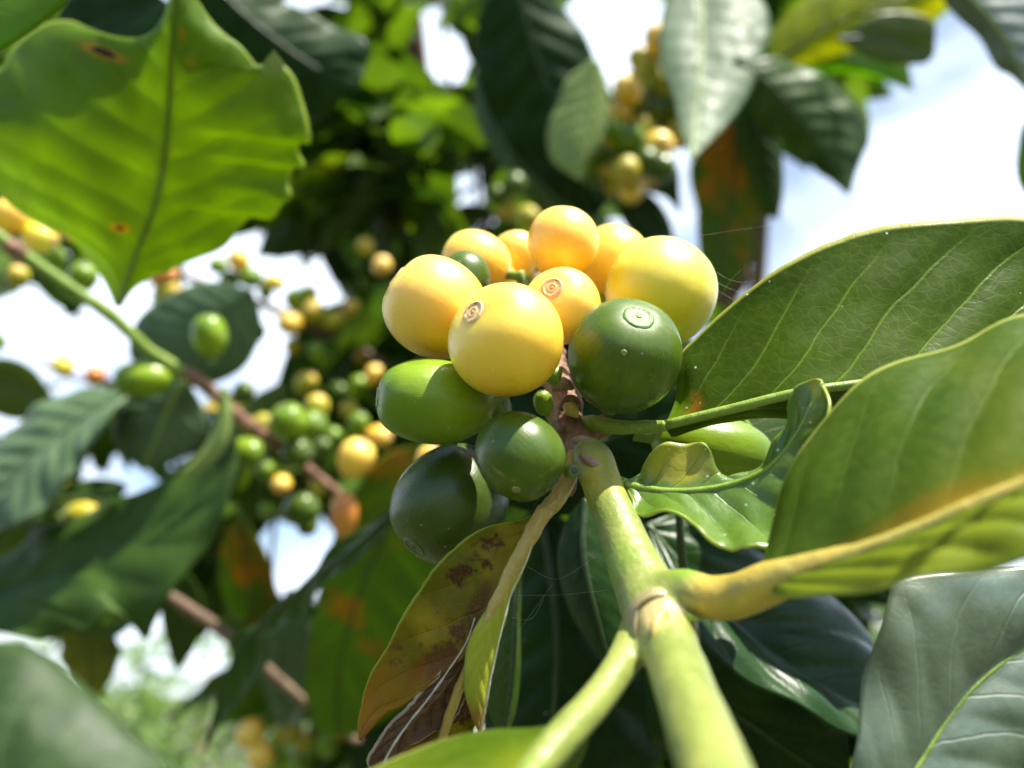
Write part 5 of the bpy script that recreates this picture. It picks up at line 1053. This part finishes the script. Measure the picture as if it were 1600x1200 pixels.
# ------------------------------------------------------------------ coffee shrubs behind, far bushes
def pip(x, y, poly):
    c = False; j = len(poly) - 1
    for i in range(len(poly)):
        if (poly[i][1] > y) != (poly[j][1] > y) and x < (poly[j][0] - poly[i][0]) * (y - poly[i][1]) / (poly[j][1] - poly[i][1]) + poly[i][0]: c = not c
        j = i
    return c
GAPS = [[(885, -10), (1050, -10), (1040, 70), (990, 120), (965, 135), (940, 90)], [(1185, 330), (1215, 215), (1250, 260), (1330, 310), (1360, 160), (1450, 100), (1480, 30), (1700, 100), (1700, 700), (1100, 700), (1170, 460)],
        [(0, 440), (60, 460), (120, 480), (190, 520), (205, 560), (180, 600), (60, 590), (-40, 540)], [(290, 400), (390, 345), (430, 390), (500, 400), (540, 470), (535, 500), (470, 530), (430, 630), (380, 620), (400, 460), (330, 440)],
        [(195, 460), (260, 470), (215, 520)], [(-50, 640), (40, 650), (30, 690), (-50, 690)], [(110, 730), (190, 700), (255, 750), (240, 765), (130, 765)], [(380, 815), (520, 800), (535, 850), (480, 920), (430, 940), (420, 880), (380, 840)],
        [(150, 960), (265, 975), (260, 1050), (155, 1060)], [(290, 985), (385, 975), (360, 1030), (300, 1040)], [(695, 265), (770, 265), (745, 300), (780, 375), (735, 365)], [(1050, 240), (1100, 270), (1095, 420), (1060, 360)], [(1000, 290), (1060, 350), (1060, 400), (1005, 330)],
        [(460, -10), (540, -10), (520, 40), (490, 30)], [(660, 0), (690, 10), (695, 125), (655, 125)], [(690, 65), (735, 75), (740, 130), (700, 130)], [(590, 75), (615, 90), (600, 145), (580, 140)],
        [(520, 650), (570, 625), (590, 660), (540, 690)], [(560, 860), (605, 880), (590, 925), (565, 915)], [(520, 745), (555, 745), (545, 775), (520, 770)]]
def leafset(name, parent, blobs, mat, size, seed, outward=0.5, droop=0.5, gaps=True, origin=None):
    """blobs: (px, py, depth mm, rx px, ry px, rz mm, count)"""
    r = random.Random(seed); V = []; F = []; UV = []; T = []
    nu, hv = 7, 2
    for (x, y, d, rx, ry, rz, cnt) in blobs:
        made = 0; tries = 0
        while made < cnt and tries < cnt * 6:
            tries += 1
            px = x + r.gauss(0, 0.5) * rx; py = y + r.gauss(0, 0.5) * ry; dd = d + r.uniform(-1, 1) * rz
            if dd < 250: continue
            p0 = at(px, py, dd)
            if p0.z < 0.05: continue
            a = r.uniform(0, 2 * math.pi)
            ax = Vector((math.cos(a), math.sin(a), -droop + r.gauss(0, 0.35))).normalized()
            ln = size * r.uniform(0.65, 1.3); w = ln * r.uniform(0.17, 0.24)
            if gaps:
                ok = True
                for q in (0, 0.35, 0.7, 1):
                    sx, sy, _ = proj(p0 + ax * ln * q)
                    for g in GAPS:
                        if pip(sx, sy, g): ok = False; break
                    if not ok: break
                    for q2 in ((-1, 1) if q == 0.35 else ()):
                        sd_ = ax.cross(FW).normalized() * w * 0.9
                        ex, ey, _ = proj(p0 + ax * ln * q + sd_ * q2)
                        if any(pip(ex, ey, g) for g in GAPS): ok = False; break
                    if not ok: break
                if not ok: continue
            side = ax.cross(Vector((r.gauss(0, 0.5), r.gauss(0, 0.5), 1))).normalized(); nn = side.cross(ax).normalized()
            if nn.z < 0: nn = -nn
            bend = r.uniform(0.05, 0.3); fold = r.uniform(0.05, 0.4); ph = r.uniform(0, 6); tone = r.random()
            k0 = len(V)
            for i in range(nu + 1):
                u = i / nu; c = p0 + ax * ln * u - Vector((0, 0, 1)) * bend * ln * u * u
                ww = w * (math.sin(math.pi * min(1, u * 0.96 + 0.02) ** 0.85)) ** 0.9
                for j in range(-hv, hv + 1):
                    q = j / hv
                    V.append(c + side * ww * q + nn * (fold * abs(q) * ww + 0.12 * w * math.sin(ph + u * 14 + j) * abs(q))); UV.append((u, .5 + q / 2)); T.append(tone)
            kk = 2 * hv + 1
            for i in range(nu):
                for j in range(kk - 1):
                    a0 = k0 + i * kk + j; F.append((a0, a0 + 1, a0 + 1 + kk, a0 + kk))
            made += 1
    return mesh_obj(name, V, F, mat, parent, uvs=UV, attr=T)

def shrub(label, base_px, trunks, blobs, mat, size, seed, bark, name='coffee_shrub', group='coffee shrubs of the plantation behind', cat='shrub', **k):
    base = at(*base_px); base.z = 0.02
    root = empty(name, base, label, cat, group)
    V = []; F = []
    for tr in trunks:
        P = [base + Vector((rng.uniform(-.03, .03), rng.uniform(-.03, .03), 0))] + [at(*p) for p in tr]
        n_ = len(P); v, f = tube_geo(P, [(0.016 - 0.011 * i / (n_ - 1)) * (size / 0.11) ** 0.7 for i in range(n_)], n=40, seg=10, rough=0.2, seed=seed)
        q = len(V); V += v; F += [tuple(x + q for x in g) for g in f]
    mesh_obj('trunk', V, F, bark, root)
    leafset('crown', root, blobs, mat, size, seed, **k)
    return root
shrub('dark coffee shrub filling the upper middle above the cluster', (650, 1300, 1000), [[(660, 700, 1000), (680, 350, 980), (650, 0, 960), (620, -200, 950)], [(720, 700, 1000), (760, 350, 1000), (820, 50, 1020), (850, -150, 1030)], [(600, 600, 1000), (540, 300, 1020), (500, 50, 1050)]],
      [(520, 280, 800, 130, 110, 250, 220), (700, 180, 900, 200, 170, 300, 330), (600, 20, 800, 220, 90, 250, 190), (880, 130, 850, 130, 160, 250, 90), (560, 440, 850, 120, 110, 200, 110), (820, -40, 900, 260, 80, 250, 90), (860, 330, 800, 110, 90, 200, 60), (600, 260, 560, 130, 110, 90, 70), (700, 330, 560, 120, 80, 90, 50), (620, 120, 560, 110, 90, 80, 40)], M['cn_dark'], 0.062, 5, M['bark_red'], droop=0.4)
shrub('green coffee shrub behind the left branch and the white sky gaps', (520, 1300, 800), [[(690, 1000, 780), (690, 700, 780), (660, 500, 790)], [(640, 900, 700), (560, 700, 700), (500, 600, 720)]],
      [(560, 620, 700, 120, 110, 150, 110), (420, 740, 680, 130, 90, 150, 90), (560, 900, 620, 110, 130, 150, 90), (300, 800, 700, 100, 70, 120, 40), (620, 1050, 600, 140, 120, 120, 80), (480, 1020, 700, 90, 90, 120, 40), (150, 690, 650, 110, 70, 100, 45), (60, 760, 650, 100, 60, 100, 40), (640, 520, 520, 90, 90, 80, 60), (600, 640, 480, 80, 70, 60, 60), (460, 680, 500, 90, 70, 80, 60), (300, 900, 560, 110, 90, 90, 50), (60, 420, 600, 90, 30, 90, 20), (150, 620, 600, 60, 30, 80, 15), (500, 460, 620, 60, 40, 80, 20)], M['cn_green'], 0.07, 8, M['bark'], droop=0.5)
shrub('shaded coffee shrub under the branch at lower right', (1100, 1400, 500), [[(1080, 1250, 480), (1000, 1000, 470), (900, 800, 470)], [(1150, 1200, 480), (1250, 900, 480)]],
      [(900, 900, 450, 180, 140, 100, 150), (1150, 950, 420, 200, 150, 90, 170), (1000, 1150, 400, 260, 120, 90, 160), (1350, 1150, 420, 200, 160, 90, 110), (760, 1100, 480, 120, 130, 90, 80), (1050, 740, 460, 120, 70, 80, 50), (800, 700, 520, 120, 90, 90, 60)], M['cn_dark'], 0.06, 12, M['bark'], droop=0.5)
shrub('green coffee shrub against the sky at upper right', (1250, 1400, 900), [[(1200, 900, 900), (1190, 300, 880), (1180, 0, 870), (1200, -200, 860)]],
      [(1230, 60, 780, 130, 90, 160, 70), (1160, 220, 760, 60, 110, 120, 40), (1100, -40, 760, 260, 60, 150, 60)], M['cn_green'], 0.09, 15, M['bark'], droop=0.5)
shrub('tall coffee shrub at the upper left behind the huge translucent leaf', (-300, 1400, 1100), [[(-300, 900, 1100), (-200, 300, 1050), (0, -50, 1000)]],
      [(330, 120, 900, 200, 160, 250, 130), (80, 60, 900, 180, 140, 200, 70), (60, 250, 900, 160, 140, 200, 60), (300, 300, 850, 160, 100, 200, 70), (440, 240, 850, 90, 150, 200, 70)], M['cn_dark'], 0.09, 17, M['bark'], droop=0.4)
# far sunlit bushes at lower left
for i, (px, dep, hz, w, lab) in enumerate([(150, 7000, 1.5, 1.3, 'pale sunlit far bush left of the wavy leaf tip'), (330, 8500, 2.0, 1.7, 'taller pale far bush behind the wavy leaf tip'), (520, 7800, 1.9, 1.6, 'pale far bush behind the golden bottom cherries'), (-80, 8000, 1.9, 1.6, 'pale far bush at the left edge'),
     (700, 9000, 2.4, 2.0, 'far bush behind the withered leaf'), (950, 9500, 2.4, 2.2, 'far bush low behind the branch'), (1250, 9000, 2.2, 2.2, 'far bush low at right'), (1600, 9000, 2.2, 2.2, 'far bush beyond the right edge leaves')]):
    c = at(px, 1000, dep); base = Vector((c.x, c.y, 0.0))
    root = empty('bush', base, lab, 'bush', 'sunlit bushes in the distance')
    V, F = tube_geo([base, base + Vector((.05, 0, hz * .4)), base + Vector((-.05, 0.1, hz * .8))], [.07, .05, .02], n=16, seg=8, rough=.2); mesh_obj('trunk', V, F, M['bark'], root)
    r = random.Random(100 + i); V = []; F = []; T = []; UV = []
    for _ in range(1500):
        t = r.random(); ph = r.uniform(0, 6.283); rad = w * (0.35 + 0.65 * r.random() ** .5) * math.sin(math.pi * (0.12 + 0.8 * t)) ** .6
        p = base + Vector((rad * math.cos(ph), rad * math.sin(ph), hz * (0.1 + 0.9 * t) + 0.15 * r.gauss(0, 1)))
        p += Vector((noise.noise(p * 1.5), noise.noise(p * 1.5 + Vector((9, 0, 0))), noise.noise(p * 1.5 + Vector((0, 9, 0))))) * 0.35
        a = Vector((r.gauss(0, 1), r.gauss(0, 1), r.gauss(0, 0.6) - .3)).normalized(); s2 = a.cross(Vector((r.gauss(0, .6), r.gauss(0, .6), 1))).normalized(); L = r.uniform(0.09, 0.2)
        k0 = len(V); V += [p, p + a * L * .5 + s2 * L * .2, p + a * L, p + a * L * .5 - s2 * L * .2]; F.append((k0, k0 + 1, k0 + 2, k0 + 3)); tn = r.random() * 0.9; T += [tn] * 4; UV += [(0, .5), (.5, 1), (1, .5), (.5, 0)]
    mesh_obj('crown', V, F, M['cn_far'], root, uvs=UV, attr=T)
